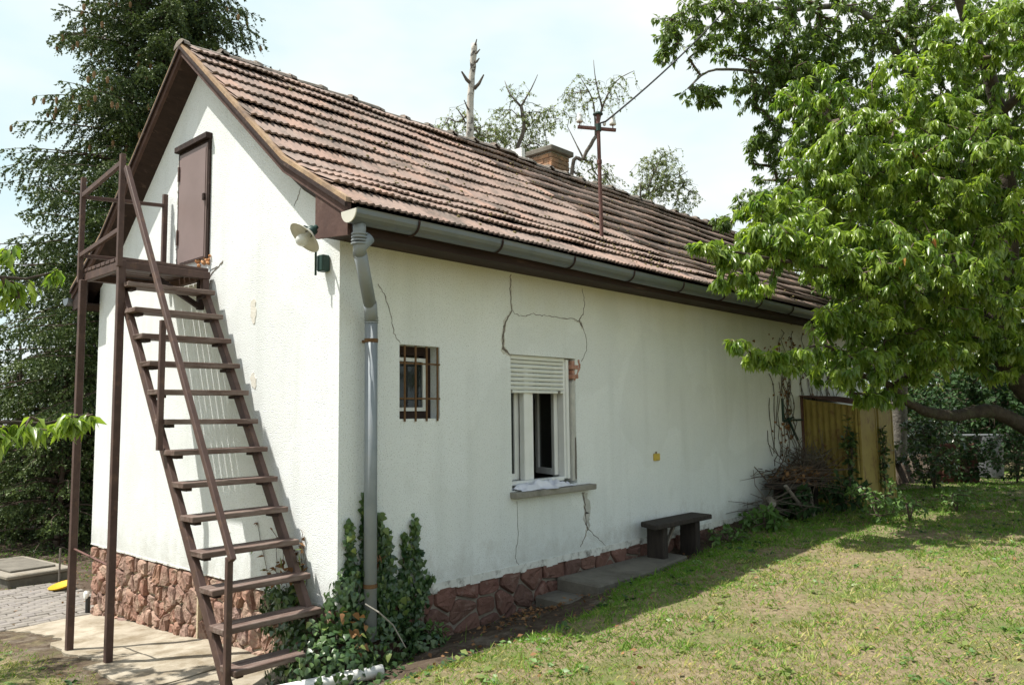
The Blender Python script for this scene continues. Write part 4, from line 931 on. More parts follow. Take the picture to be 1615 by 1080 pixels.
# bench
bn = thing('garden_bench', 'weathered dark plank bench against the white wall above the steps', 'bench', (.22, 4.0, .33), 'rough plank benches')
def bench(g, y0, y1, zs, gz, la, lb, x0=.06, x1=.34):
    obj('seat', MB().add([(x0, y0+.16, zs-.05), (x1, y0, zs-.05), (x1, y1-.04, zs-.05), (x0, y1, zs-.05), (x0, y0+.16, zs), (x1, y0, zs), (x1, y1-.04, zs), (x0, y1, zs)], [(0, 1, 2, 3), (4, 5, 6, 7), (0, 1, 5, 4), (1, 2, 6, 5), (2, 3, 7, 6), (3, 0, 4, 7)]), 'old_wood', g, bevel=.008)
    for yy in (la, lb): obj('leg', MB().prism([(x0+.02, gz-.1), (x1-.05, gz-.1), (x1-.045, zs-.052), (x0+.03, zs-.052)], 1, yy-.045, yy+.045), 'old_wood', g, bevel=.012)
l1 = on(0, .28, 1049, 860)[1]; l2 = on(0, .28, 1100, 845)[1]; e0 = on(0, .34, 1034, 838)[1]; e1 = on(0, .34, 1126, 812)[1]
bench(bn, e0, e1, .745, .32, l1, l2)
obj('brace', MB().bar((.2, l1+.12, .45), (.2, l1+.32, .69), .03, .03, (1, 0, 0)), 'grey_wood', bn)
# yellow tin shed
shd = thing('tin_shed', 'small yellow corrugated tin shed leaning on the house wall', 'shed', (.4, 8.7, .5))
SH0, SH1, SW_ = 8.0, 9.42, .79
def corr(u0, u1, n): us = np.linspace(u0, u1, n*8+1); return [(u, .014*math.sin(2*math.pi*(u-u0)/(u1-u0)*n)) for u in us]
vs = []; fs = []; cr = corr(.02, SW_-.01, 9)
for u, w in cr: vs += [(u, SH0+w, .35), (u, SH0+w, 2.035-.155*u)]
fs = [(2*i, 2*i+2, 2*i+3, 2*i+1) for i in range(len(cr)-1)]
obj('corrugated_panel', MB().add(vs, fs), 'yellow_tin', shd, smooth=True)
for ya, yb in ((SH0+.01, 8.70), (8.76, SH1)):
    p_ = obj('door_panel', MB().bx(SW_-.012, SW_+.014, ya, yb, .38, 1.90), 'yellow_tin', shd, bevel=.004)
    obj('door_edge', MB().bx(SW_+.013, SW_+.022, ya+.01, ya+.05, .42, 1.88).bx(SW_+.013, SW_+.022, yb-.05, yb-.01, .42, 1.88), 'yellow_tin', p_)
obj('back_panel', MB().bx(.02, SW_-.02, SH1-.02, SH1, .3, 1.9), 'yellow_tin', shd); obj('frame_post', MB().bx(.003, .03, SH0-.03, SH0+.012, .4, 2.06), 'rust_dark', shd); obj('frame_post', MB().bx(SW_-.04, SW_-.013, 8.70, 8.76, .4, 1.9), 'dark', shd)
vs = []; cr = [(SH0-.08+t*(SH1-SH0+.16), .012*math.sin(t*2*math.pi*17)) for t in np.linspace(0, 1, 17*6+1)]
for u, w in cr: vs += [(.0, u, 2.075+w), (SW_+.09, u, 1.93+w)]
obj('roof_sheet', MB().add(vs, [(2*i, 2*i+2, 2*i+3, 2*i+1) for i in range(len(cr)-1)]), 'rust_dark', shd)
# brushwood on a second bench
bn2 = thing('garden_bench', 'dark old bench buried under the brushwood beside the shed', 'bench', (.28, 7.0, .5), 'rough plank benches')
bench(bn2, 6.35, 7.55, .93, .5, 6.75, 7.25, .08, .52)
def sticks(name, n, c, r, ln, rad, m, up=.25, kind=None, parent=None):
    segs = []
    for k in range(n):
        p = np.array(c)+rng.uniform(-1, 1, 3)*np.array(r)*rng.random()**.4; d = norm(rng.normal(0, 1, 3)*np.array([.8, 1.2, up])); q = p+d*ln*rng.uniform(.4, 1); mm = (p+q)/2+rng.normal(0, .02, 3); ra = rad*rng.uniform(.4, 1)
        segs += [(p, mm, ra, ra*.8), (mm, q, ra*.8, ra*.4)]
    return obj(name, tubes_mesh(name, segs, 5), m, parent, kind=kind)
pile = thing('brushwood_pile', 'tangled brushwood and dry brown leaves heaped beside the yellow shed', 'brushwood', (.3, 7.0, .9))
sticks('twigs', 260, (.32, 7.1, 1.0), (.3, .75, .14), .55, .010, 'bark_twig', .35, 'stuff', pile); sticks('twigs', 160, (.3, 7.5, 1.15), (.25, .4, .2), .5, .007, 'bark_dead', .8, 'stuff', pile)
n = 240; P = np.array([.36, 6.95, 1.02])+rng.normal(0, 1, (n, 3))*np.array([.12, .22, .06]); 
obj('dry_leaves', leaves('dry_leaves', P, rng.normal(0, 1, (n, 3)), rng.uniform(.05, .10, n), tpl_simple(), rng.random(n)), 'dead_leaf', pile, kind='stuff')
for k, (p, q, r_, lab) in enumerate([((.30, 5.95, .62), (.20, 6.45, .68), .07, 'thick split log at the near end of the brushwood pile'), ((.42, 6.0, .74), (.20, 6.30, .74), .045, 'pale sawn log lying on top of the thick split log'), ((.48, 6.25, .94), (.58, 6.75, .40), .024, 'crooked grey branch leaning down from the brushwood pile'), ((.62, 6.75, .42), (.42, 7.05, 1.0), .022, 'forked stick propped upright in front of the brushwood')]):
    p = Vector(p); q = Vector(q); mid = (p+q)/2+Vector((.01, .0, .03))
    o = obj('log' if k < 2 else 'branch', MB().tube([p, mid, q], [r_, r_*.95, r_*.85], 9), 'grey_wood' if k else 'bark_grey'); tag(o, lab, 'log' if k < 2 else 'branch')
    obj('cut_end', MB().tube([p, p+(p-q).normalized()*.004], r_*.9, 9), 'sill', o)
sticks('twigs', 60, (.25, 6.2, .70), (.2, .4, .1), .6, .008, 'bark_dead', .3, 'stuff', pile)

# ------------------------------------------------------------------ car and yard clutter behind, at the right
M['crate_red'] = mat('crate_red', (.10, .04, .03), (.16, .07, .05), 8, rough=.9, bump=.4)
M['butt_grey'] = mat('butt_grey', (.10, .11, .12), (.15, .16, .165), 5, rough=.6)
def make_car(name, label, loc, rz_, paint):
    g = thing(name, label, 'car', (0, 0, 0))
    Lc, Wc = 4.25, 1.7
    prof = [(-2.1, .32), (-2.13, .55), (-2.02, .72), (-1.55, .86), (-1.05, .93), (-.45, 1.40), (-.1, 1.47), (.9, 1.47), (1.55, 1.32), (2.0, .98), (2.12, .80), (2.12, .40), (2.02, .30)]
    def arch(cx): return [(cx+.36, .28), (cx+.33, .46), (cx+.2, .62), (cx, .68), (cx-.2, .62), (cx-.33, .46), (cx-.36, .28)]
    poly = prof+arch(1.32)+arch(-1.33)
    mb = MB(); n = len(poly); vs = []; fs = []
    for yy, s in ((-Wc/2, .96), (-Wc/2+.09, 1.0), (Wc/2-.09, 1.0), (Wc/2, .96)):
        for x, z in poly: zz = z; yv = yy*(1-.22*max(0, (z-.95)/.5)) if z > .95 else yy; vs.append((x*(1 if s == 1 else .985), yv, zz))
    import mathutils.geometry as mg
    tri = mg.tessellate_polygon([[Vector((x, 0, z)) for x, z in poly]])
    for r_ in range(3):
        for k in range(n): fs.append((r_*n+k, r_*n+(k+1) % n, (r_+1)*n+(k+1) % n, (r_+1)*n+k))
    fs += [tuple(t) for t in tri]+[tuple(3*n+i for i in t) for t in tri]
    obj('body', mb.add(vs, fs), paint, g)
    def sidewin(xs): return xs
    for s in (-1, 1):
        y0 = s*(Wc/2-.0)
        for poly2 in ([(-.88, .97), (-.42, 1.36), (.28, 1.41), (.28, .97)], [(.36, .97), (.36, 1.41), (.95, 1.40), (1.5, 1.20), (1.55, 1.02)]):
            vs2 = [(x, s*(Wc/2*(1-.22*max(0, (z-.95)/.5))*.985+.012), z) for x, z in poly2]; obj('side_window', MB().add(vs2+[(x, y-s*.02, z) for x, y, z in vs2], [tuple(range(len(vs2)))]+[(k, (k+1) % len(vs2), len(vs2)+(k+1) % len(vs2), len(vs2)+k) for k in range(len(vs2))]), 'car_glass', g)
        obj('headlight', MB().box((-1.93, s*.62, .70), (.22, .26, .13), Matrix.Rotation(-.5, 3, 'Y')), 'porcelain', g, bevel=.03)
        obj('tail_light', MB().box((2.06, s*.70, .88), (.12, .18, .22)), 'tail_red', g, bevel=.02)
        obj('mirror', MB().box((-.72, s*(Wc/2+.08), .98), (.12, .16, .11)), paint, g, bevel=.03)
        for cx in (-1.33, 1.32):
            c = (cx, s*(Wc/2-.10), .31); Rx = Matrix.Rotation(R(90), 3, 'X')
            w = obj('wheel', MB().lathe([(.19, -.09), (.29, -.10), (.312, -.07), (.312, .07), (.29, .10), (.19, .09)], 24, Rx, c), 'tyre', g, smooth=True)
            rim = MB()
            for k in range(9): t = 2*math.pi*k/9; rim.bar((cx+.03*math.cos(t), s*(Wc/2-.03), .31+.03*math.sin(t)), (cx+.19*math.cos(t), s*(Wc/2-.02), .31+.19*math.sin(t)), .02, .035)
            rim.lathe([(.185, -.07), (.205, -.07), (.205, .07), (.185, .07)], 20, Rx, c).lathe([(0, .05), (.05, .05), (.05, -.05), (0, -.05)], 10, Rx, c)
            obj('rim', rim, 'alloy', w)
    vs2 = [(-1.03, -.66, .95), (-1.03, .66, .95), (-.47, .58, 1.39), (-.47, -.58, 1.39)]; obj('windscreen', MB().add([(x-.012, y, z+.012) for x, y, z in vs2]+[(x+.02, y, z-.02) for x, y, z in vs2], [(0, 1, 2, 3), (4, 5, 6, 7), (0, 1, 5, 4), (1, 2, 6, 5), (2, 3, 7, 6), (3, 0, 4, 7)]), 'car_glass', g)
    g.location = loc; g.rotation_euler = (0, 0, rz_)
    for o in g.children: o.matrix_parent_inverse = Matrix()
    return g
M['car_paint'] = mat('car_paint', (.23, .24, .25), None, rough=.28, metal=.6, spec=.6); M['car_glass'] = mat('car_glass', (.015, .02, .022), None, rough=.06, spec=.7)
M['tyre'] = mat('tyre', (.02, .02, .02), None, rough=.9); M['alloy'] = mat('alloy', (.45, .46, .47), None, rough=.35, metal=.8); M['tail_red'] = mat('tail_red', (.25, .01, .01), None, rough=.3)
cw = at(1532, 705, 23.5); make_car('parked_car', 'grey parked car half hidden behind the shrubs under the tree', (cw[0], cw[1], ground_at(cw[0], cw[1])+.0), math.atan2(RT[1], RT[0])+.12, 'car_paint')
def gpt(px, depth): p = at(px, 700, depth); return p[0], p[1], ground_at(p[0], p[1])
bx_ = gpt(1558, 15.5); bin_ = thing('water_butt', 'grey plastic water butt with pale flat lid under the cherry tree', 'barrel', bx_)
obj('barrel', MB().lathe([(0, 0), (.21, 0), (.24, .04), (.25, .4), (.245, .45), (.26, .47), (.25, .82), (.0, .82)], 20, None, bx_), 'butt_grey', bin_, smooth=False); obj('lid', MB().box((bx_[0]-.15, bx_[1], bx_[2]+.84), (.75, .55, .03), Matrix.Rotation(.5, 3, 'Z')), 'butt_grey', bin_, bevel=.006)
cx_ = gpt(1502, 14.5); crt = thing('wooden_crate', 'rusty red wooden crate standing in the undergrowth under the tree', 'crate', cx_); rc = Matrix.Rotation(.7, 3, 'Z')
for k in range(5):
    for sx_, sy_, dx_, dy_ in ((0, -.25, .62, .02), (0, .25, .62, .02), (-.30, 0, .02, .48), (.30, 0, .02, .48)):
        pp = rc @ Vector((sx_, sy_, .08+.14*k)); obj('plank', MB().box(Vector(cx_)+pp, (dx_, dy_, .115), rc), 'crate_red', crt, bevel=.004)
for sx_ in (-.27, .27):
    for sy_ in (-.22, .22): pp = rc @ Vector((sx_, sy_, .36)); obj('corner_post', MB().box(Vector(cx_)+pp, (.04, .04, .74), rc), 'rust_dark', crt)

# ------------------------------------------------------------------ vegetation helpers
def sample_limb(pts, r0, r1, step=.15):
    """smooth a limb polyline -> points, radii"""
    P = [np.array(p, float) for p in pts]; out_ = []
    for i in range(len(P)-1):
        a, b, c, d = P[max(i-1, 0)], P[i], P[i+1], P[min(i+2, len(P)-1)]; n = max(2, int(np.linalg.norm(c-b)/step))
        for k in range(n):
            t = k/n; out_.append(.5*((2*b)+(-a+c)*t+(2*a-5*b+4*c-d)*t*t+(-a+3*b-3*c+d)*t**3))
    out_.append(P[-1]); out_ = np.array(out_); tt = np.linspace(0, 1, len(out_)); rr = r0+(r1-r0)*tt**.8
    return out_, rr
def limb_mesh(mb, pts, r0, r1, n=9, rough=.04):
    P, rr = sample_limb(pts, r0, r1); P = P+rng.normal(0, 1, P.shape)*rr[:, None]*rough*2
    mb.tube(P, rr*(1+rng.uniform(-.06, .06, len(rr))), n); return P, rr
def grow(limbP, targets, rtip, maxseg=.55, droop=0.0, cap=None):
    """connect every target point to the nearest piece of the growing skeleton; returns stick segments and twig ends (p, q)"""
    nodes = list(limbP); par = [-1]*len(nodes); N = np.zeros((len(nodes)+len(targets)*6+10, 3)); N[:len(nodes)] = np.array(nodes); cnt = len(nodes); nl = cnt
    T = np.array(targets); d0 = np.array([np.min(((np.array(limbP)-t)**2).sum(1)) for t in T]); order = np.argsort(d0); parent = {i: -1 for i in range(nl)}; ends = []
    for i in order:
        t = T[i]; D = ((N[:cnt]-t)**2).sum(1); j = int(np.argmin(D)); p = N[j]; ln = math.sqrt(D[j])
        if ln < .03: continue
        k = max(1, min(5, int(ln/(maxseg*.6)))); prev = j
        for s in range(1, k+1):
            f = s/k; q = p*(1-f)+t*f
            if s < k: q = q+rng.normal(0, .05*ln, 3)+np.array([0, 0, .06*ln*math.sin(math.pi*f)])
            elif droop: q = q-np.array([0, 0, droop*rng.random()])
            N[cnt] = q; parent[cnt] = prev; prev = cnt; cnt += 1
        ends.append(cnt-1)
    w = np.zeros(cnt)
    for e in ends: w[e] += 1
    for i in range(cnt-1, nl-1, -1):
        pr = parent[i]
        if pr >= nl: w[pr] += w[i]
    segs = []
    for i in range(nl, cnt):
        pr = parent[i]; r1 = rtip*math.sqrt(max(w[i], 1)); r0 = rtip*math.sqrt(max(w[pr], 1)) if pr >= nl else r1*1.15
        if cap: r0, r1 = min(r0, cap), min(r1, cap)
        segs.append((N[pr].copy(), N[i].copy(), r0, r1))
    return segs, [(N[parent[e]].copy(), N[e].copy()) for e in ends]
def blob_points(blobs):
    """blobs: (centre, across, up, n) -> points, thicker towards the outside"""
    T = []
    for c, r, h, n in blobs:
        v = norm(rng.normal(0, 1, (n, 3)))*(rng.random((n, 1))**.42); T.append(np.array(c)+v*np.array([r, r, h]))
    return np.concatenate(T)
def foliage(ends, per, size, droop, spread, tint=(0, 1), back=.55):
    P, D, S, T = [], [], [], []
    for p, q in ends:
        ax = q-p; ln = np.linalg.norm(ax); a = ax/max(ln, 1e-6); n = max(3, int(per*rng.uniform(.6, 1.4))); base = rng.uniform(*tint)
        use = min(ln, back); tt = 1-use/max(ln, 1e-6)*rng.random(n)**1.3
        off = norm(rng.normal(0, 1, (n, 3))); off = norm(off-a*(off@a)[:, None])
        P.append(p+ax*tt[:, None]+off*.012); D.append(norm(off*spread+a*.35+np.array([0, 0, -droop])*rng.uniform(.6, 1.2, (n, 1)))); S.append(size*rng.uniform(.45, 1.2, n)); T.append(np.clip(base+rng.normal(0, .18, n), 0, 1))
    return np.concatenate(P), np.concatenate(D), np.concatenate(S), np.concatenate(T)
CH = tpl_leaf(.40, .22, .09); CHB = tpl_leaf(.35, .34, .10)
def leafy_tree(name, label, cat, base, limbs, blobs, leaf, per, size, droop, spread, bark, rtip=.004, tpl=CH, group=None, leafname='crown', tint=(0, 1), back=.55, twigdroop=0, cap=.05):
    g = thing(name, label, cat, tuple(map(float, base)), group)
    mb = MB(); LP = []
    for pts, r0, r1 in limbs: P, rr = limb_mesh(mb, pts, r0, r1); LP += list(P)
    obj('trunk', mb, bark, g, smooth=True)
    segs, ends = grow(LP, blob_points(blobs), rtip, droop=twigdroop, cap=cap)
    obj('branches', tubes_mesh('branches', segs, 4), 'bark_twig' if bark != 'bark_birch' else 'bark_dead', g, kind='stuff')
    P, D, S, T = foliage(ends, per, size, droop, spread, tint, back)
    obj(leafname, leaves(leafname, P, D, S, tpl, T), leaf, g, kind='stuff')
    return g, ends
def A3(*q): return at(*q)
def px_blobs(lst): return [(at(x, y, d), r, h, n) for x, y, d, r, h, n in lst]

# ------------------------------------------------------------------ the cherry tree at the right
tb = at(1650, 775, 10.6); tb = np.array([tb[0], tb[1], ground_at(tb[0], tb[1])-.1])
fork = at(1655, 655, 10.6)
limbs = [([tb, tb*.4+fork*.6+np.array([.04, 0, 0]), fork], .26, .20),
         ([fork, at(1600, 590, 10.62), at(1566, 520, 10.51), at(1590, 400, 10.40), at(1592, 300, 10.28), at(1570, 150, 10.06), at(1520, 20, 9.83), at(1480, -90, 9.60)], .17, .05),
         ([at(1650, 690, 10.73), at(1570, 650, 10.51), at(1500, 655, 10.28), at(1440, 640, 10.06), at(1390, 600, 9.72), at(1320, 590, 9.27)], .13, .025),
         ([at(1578, 470, 10.45), at(1480, 400, 9.83), at(1380, 425, 9.04), at(1280, 418, 8.47), at(1200, 405, 8.02), at(1110, 388, 7.80)], .055, .010),
         ([at(1588, 330, 10.28), at(1500, 280, 9.83), at(1400, 230, 9.49), at(1330, 180, 9.38)], .055, .012),
         ([at(1575, 180, 10.11), at(1640, 120, 9.60), at(1700, 60, 9.27)], .07, .02),
         ([at(1390, 600, 9.72), at(1300, 545, 8.81), at(1220, 570, 8.25), at(1155, 537, 7.97)], .03, .007),
         ([at(1590, 380, 10.40), at(1680, 330, 9.72), at(1760, 300, 9.27)], .07, .02)]
blobs = px_blobs([(1250, 385, 8.42, 0.70, 0.29, 100), (1330, 250, 9.27, 0.79, 0.68, 145), (1280, 150, 9.60, 0.47, 0.45, 56), (1450, 260, 9.38, 1.02, 0.79, 179), (1560, 250, 9.04, 0.68, 1.02, 134),
                  (1420, 420, 8.93, 0.96, 0.51, 168), (1550, 450, 9.04, 0.62, 0.62, 100), (1350, 500, 8.93, 0.59, 0.25, 84), (1225, 562, 8.19, 0.38, 0.15, 35), (1345, 575, 8.93, 0.62, 0.25, 78), (1450, 555, 9.38, 0.68, 0.34, 78),
                  (1125, 388, 7.85, 0.23, 0.09, 15), (1160, 405, 7.91, 0.25, 0.11, 15), (1150, 440, 8.02, 0.27, 0.09, 15), (1195, 455, 8.25, 0.18, 0.07, 10), (1160, 540, 7.97, 0.11, 0.07, 7), (1385, 625, 9.27, 0.32, 0.14, 24), (1560, 60, 9.27, 0.79, 0.45, 89), (1700, 250, 9.72, 1.02, 1.13, 123), (1700, 480, 9.72, 0.90, 0.68, 78), (1850, 180, 10.18, 1.47, 1.13, 123), (1880, 420, 10.39, 1.36, 0.90, 112), (1660, 320, 11.66, 1.36, 1.02, 123), (1400, 330, 10.81, 1.13, 0.68, 123), (1480, 250, 11.02, 1.13, 0.79, 123), (1340, 420, 10.49, 0.68, 0.40, 67), (1560, 380, 11.24, 1.02, 0.68, 100), (1480, 520, 10.39, 0.90, 0.40, 78), (1600, 480, 11.02, 0.90, 0.56, 78), (1230, 330, 8.70, 0.51, 0.25, 56), (1340, 400, 9.49, 0.68, 0.45, 78), (1500, 360, 9.72, 0.90, 0.56, 100), (1300, 310, 9.49, 0.56, 0.45, 56), (1440, 150, 9.72, 0.79, 0.56, 100), (1580, 560, 9.94, 0.56, 0.34, 56), (1420, 500, 9.94, 0.90, 0.45, 89), (1190, 365, 8.36, 0.28, 0.11, 20)])
cherry, ends = leafy_tree('cherry_tree', 'cherry tree with drooping light green leaves overhanging the right end of the house', 'tree', tb, limbs, blobs, 'cherry_leaf', 40, .110, 1.0, .72, 'bark_cherry', .0032, CHB)
k = rng.choice(len(ends), 26, replace=False); P, D, S, T = foliage([ends[i] for i in k], 2, .10, 1.1, .5)
obj('yellowed_leaves', leaves('yellowed_leaves', P, D, S, CHB, T), 'yellow_leaf', cherry, kind='stuff')
# the darker tree behind it
fb = at(1418, 745, 14.5); fb = np.array([fb[0], fb[1], ground_at(fb[0], fb[1])-.1])
limbs = [([fb, at(1420, 600, 14.4), at(1425, 420, 14.0), at(1435, 250, 13.6), at(1440, 60, 13.2), at(1450, -120, 13)], .16, .05),
         ([at(1428, 380, 13.9), at(1330, 230, 13), at(1230, 130, 12.2), at(1130, 110, 11.4), at(1085, 140, 11.0)], .07, .012),
         ([at(1438, 120, 13.3), at(1360, 20, 12.4), at(1240, 15, 11.8), at(1130, 5, 11.3), at(1060, 30, 11)], .08, .012),
         ([at(1430, 340, 13.8), at(1330, 330, 13), at(1250, 310, 12.4), at(1180, 335, 11.9)], .05, .01),
         ([at(1438, 200, 13.5), at(1540, 120, 13), at(1660, 40, 12.5)], .08, .02)]
blobs = px_blobs([(1075, 45, 11, .5, .42, 66), (1050, 90, 11, .16, .2, 13), (1110, 150, 11.1, .40, .14, 33), (1180, 40, 11.5, .9, .42, 188), (1230, 140, 11.8, .75, .5, 188), (1260, 95, 11.9, .6, .35, 130), (1300, 200, 12.2, .6, .5, 116), (1210, 225, 11.8, .42, .34, 79), (1320, 60, 12.2, 1.1, .6, 232),
                  (1490, 60, 12.5, 1.2, .7, 159), (1185, 320, 11.8, .34, .3, 44), (1140, 352, 11.6, .22, .14, 17), (1260, 300, 12.4, .8, .55, 110), (1400, 250, 13.2, 1.2, 1.0, 132), (1560, 180, 13, 1.1, 1.1, 159), (1590, 480, 13.6, .8, .9, 88), (1460, 470, 13.4, 1.1, .7, 99), (1330, 470, 13, .8, .6, 77), (1360, 360, 12.8, .8, .5, 77), (1300, 380, 12.6, .6, .4, 55), (1500, 330, 13.2, 1.0, .7, 88), (1600, 330, 13.4, .8, .8, 77), (1180, -60, 11.8, 1.2, .4, 87), (1420, 20, 12.2, 1.0, .5, 145), (1500, 130, 12.6, .9, .6, 145), (1600, 40, 12.6, 1.0, .6, 145), (1330, 150, 12.4, .8, .5, 130), (1620, 160, 12.6, .7, .6, 101)])
blobs += [((-.6, 11.4, 5.0), 1.5, .9, 200), ((1.2, 11.0, 5.6), 1.4, .9, 170), ((2.2, 10.6, 4.6), 1.2, .8, 120)]
leafy_tree('broadleaf_tree', 'tall dark green tree behind the cherry tree with grey trunk beside the shed', 'tree', fb, limbs, blobs, 'cherry_leaf_dark', 23, .098, .8, .8, 'bark_grey', .0035, CH)
# trees and shrubs further back at the right
def big_tree(px, depth, top, r, n, lab, leaf='hedge_leaf', size=.17, name='background_tree', bark='bark_grey', grp='trees beyond the yard'):
    b = gpt(px, depth); b = np.array(b); h = (640-top)/FPX*depth+1.84
    limbs = [([b-np.array([0, 0, .1]), b+np.array([.1, 0, h*.35]), b+np.array([-.1, .1, h*.8])], .16, .05)]
    blobs = [(b+np.array([rng.uniform(-.3, .3)*r, rng.uniform(-.3, .3)*r, h*f]), r*s, h*.20, int(n*2.2)) for f, s in ((.28, .8), (.45, 1.0), (.62, 1.0), (.8, .75), (.92, .4))]
    return leafy_tree(name, lab, 'tree', b, limbs, blobs, leaf, 10, size*1.15, .5, .9, bark, .006, tpl_simple(.6), grp)
big_tree(1500, 27, 330, 2.6, 60, 'bright green tree seen through the gap beneath the cherry limb')
big_tree(1640, 24, 200, 3.0, 60, 'tall green tree at the far right edge behind the car')
big_tree(1340, 22, 470, 2.0, 50, 'leafy tree behind the end of the house roof')
big_tree(1450, 36, 400, 3.4, 70, 'rounded green tree far behind the shed and the crate', size=.22)
big_tree(1570, 40, 350, 3.8, 80, 'broad green tree far behind the parked car', size=.24)
big_tree(1700, 38, 300, 3.8, 70, 'far green tree beyond the right edge of the car', size=.24)
def shrub(px, depth, w, h, n, lab, leaf='hedge_leaf', size=.07, per=9, name='shrub', cat='shrub', grp=None, base=None, droop=.2, tpl=None, tint=(0, 1)):
    b = np.array(base) if base is not None else np.array(gpt(px, depth)); b[2] = ground_at(b[0], b[1])
    limbs = [([b, b+np.array([rng.uniform(-.3, .3)*w, rng.uniform(-.3, .3)*w, h*.6])], .012, .006) for _ in range(4)]
    return leafy_tree(name, lab, cat, b, limbs, [(b+np.array([0, 0, h*.52]), w, h*.5, n)], leaf, per, size, droop, .9, 'bark_twig', .0025, tpl or tpl_simple(.6), grp, 'leaves', tint, .35)
shrub(1470, 13.0, .55, 1.35, 230, 'dark ivy covered stump shrub in front of the wooden crate', 'ivy_leaf', .09)
shrub(1528, 14.0, .50, .85, 170, 'low dark bush between the crate and the water butt', 'weed_dark', .08)
shrub(1600, 14.0, .55, 1.05, 150, 'bushy green sapling to the right of the water butt', 'weed_dark', .08)
shrub(1440, 28, 1.7, 3.2, 200, 'yellow green shrub behind the front of the parked car', 'hedge_leaf', .14)
shrub(1560, 31, 2.4, 3.2, 220, 'wide green shrub behind the parked car', 'hedge_leaf', .14)
shrub(1660, 29, 2.0, 2.8, 130, 'tall shrub at the right edge behind the car', 'hedge_leaf', .14)
shrub(1500, 18.5, 1.0, 1.9, 210, 'dense dark shrub between the crate and the parked car', 'weed_dark', .10, 12)
shrub(1585, 19.5, .8, 1.5, 150, 'dark shrub in front of the rear wheel of the parked car', 'weed_dark', .10, 12)
shrub(1650, 17.5, 1.0, 2.2, 210, 'dense dark shrub at the right edge under the cherry limb', 'weed_dark', .10, 12)
for px_, dp_, w_s, h_s, lab_ in ((1445, 20.0, 1.0, 2.2, 'tall dark thicket shrub right of the grey trunk'), (1505, 21.0, 1.3, 3.3, 'high dark thicket shrub behind the wooden crate'), (1560, 18.0, .9, 2.6, 'dark thicket shrub behind the water butt'), (1625, 20.5, 1.3, 3.4, 'high dark thicket shrub at the right edge under the limb')):
    shrub(px_, dp_, w_s, h_s, 330, lab_, 'weed_dark', .155, 9, grp='thicket shrubs under the trees')
shrub(1395, 24, 1.5, 2.8, 240, 'dense green shrub behind the shed and grey trunk', 'hedge_leaf', .13, 12)
# unseen trees added around the yard to block sky light from the wall
for i, (xx, yy, hh, lab) in enumerate(((13.0, -3.0, 9.0, 'unseen tree added behind the camera to block sky light'), (13.5, 3.5, 10.0, 'unseen tree added across the lawn to block sky light'), (12.5, 9.5, 9.0, 'unseen tree added at the lawn end to block sky light'), (8.5, -11.5, 9.0, 'unseen tree added behind the lawn to block sky light'), (7.6, 12.5, 9.0, 'unseen tree added right of the cherry tree to block sky light'), (6.2, 18.0, 9.0, 'unseen tree added behind the cherry tree at the right to block sky light'))):
    b = np.array([xx, yy, ground_at(xx, yy)])
    leafy_tree('sky_block_tree', lab, 'tree', b, [([b-np.array([0, 0, .1]), b+np.array([.1, 0, hh*.35]), b+np.array([-.1, .1, hh*.8])], .16, .05)], [(b+np.array([rng.uniform(-.8, .8), rng.uniform(-.8, .8), hh*f]), 2.9*s, hh*.2, 55) for f, s in ((.2, .9), (.42, 1.0), (.62, 1.0), (.8, .75), (.92, .4))], 'hedge_leaf', 6, .34, .5, .9, 'bark_grey', .006, tpl_simple(.6), 'unseen trees added to block sky light')
# plants round the foot of the wall and the shed
def plant(x, y, w, h, n, lab, leaf, size, per=7, grp='weeds along the house wall', **k): return shrub(0, 0, w, h, n, lab, leaf, size, per, 'weed_plant', 'plant', grp, (x, y, 0), **k)
q = on(2, .55, 1385, 822); plant(q[0], q[1], .34, .52, 60, 'bushy sunlit light green weed in front of the yellow shed', 'weed_leaf', .075)
plant(q[0]+.25, q[1]+.35, .25, .34, 30, 'small sunlit weed right of the bushy weed by the shed', 'weed_leaf', .065)
q = on(2, .55, 1510, 805); plant(q[0], q[1], .36, .30, 46, 'low spreading green weed alone on the lawn right of the shed', 'weed_leaf', .075)
plant(.45, 5.7, .30, .26, 46, 'lobed green weeds under the near end of the brushwood', 'weed_leaf', .10, tint=(0, .4))
plant(.55, 6.5, .30, .38, 46, 'dark green weeds below the brushwood bench', 'weed_dark', .10); plant(.80, 7.3, .34, .50, 60, 'leafy dark weed between brushwood and shed', 'weed_dark', .10)
plant(.35, 5.0, .28, .16, 34, 'low leafy weeds just behind the plank bench', 'weed_leaf', .07, tint=(0, .4)); plant(.10, 2.62, .10, .16, 14, 'small green tuft growing on the upper concrete step', 'weed_leaf', .06, tint=(0, .5))
plant(.12, .78, .12, .16, 16, 'small green weed at the right foot of the ivy', 'weed_leaf', .055, tint=(0, .4))
plant(.86, 8.75, .10, 1.15, 44, 'ivy climbing up the gap between the shed door panels', 'ivy_leaf', .075)
plant(.70, 7.86, .10, 1.35, 46, 'ivy climbing the corner of the yellow shed', 'ivy_leaf', .085)

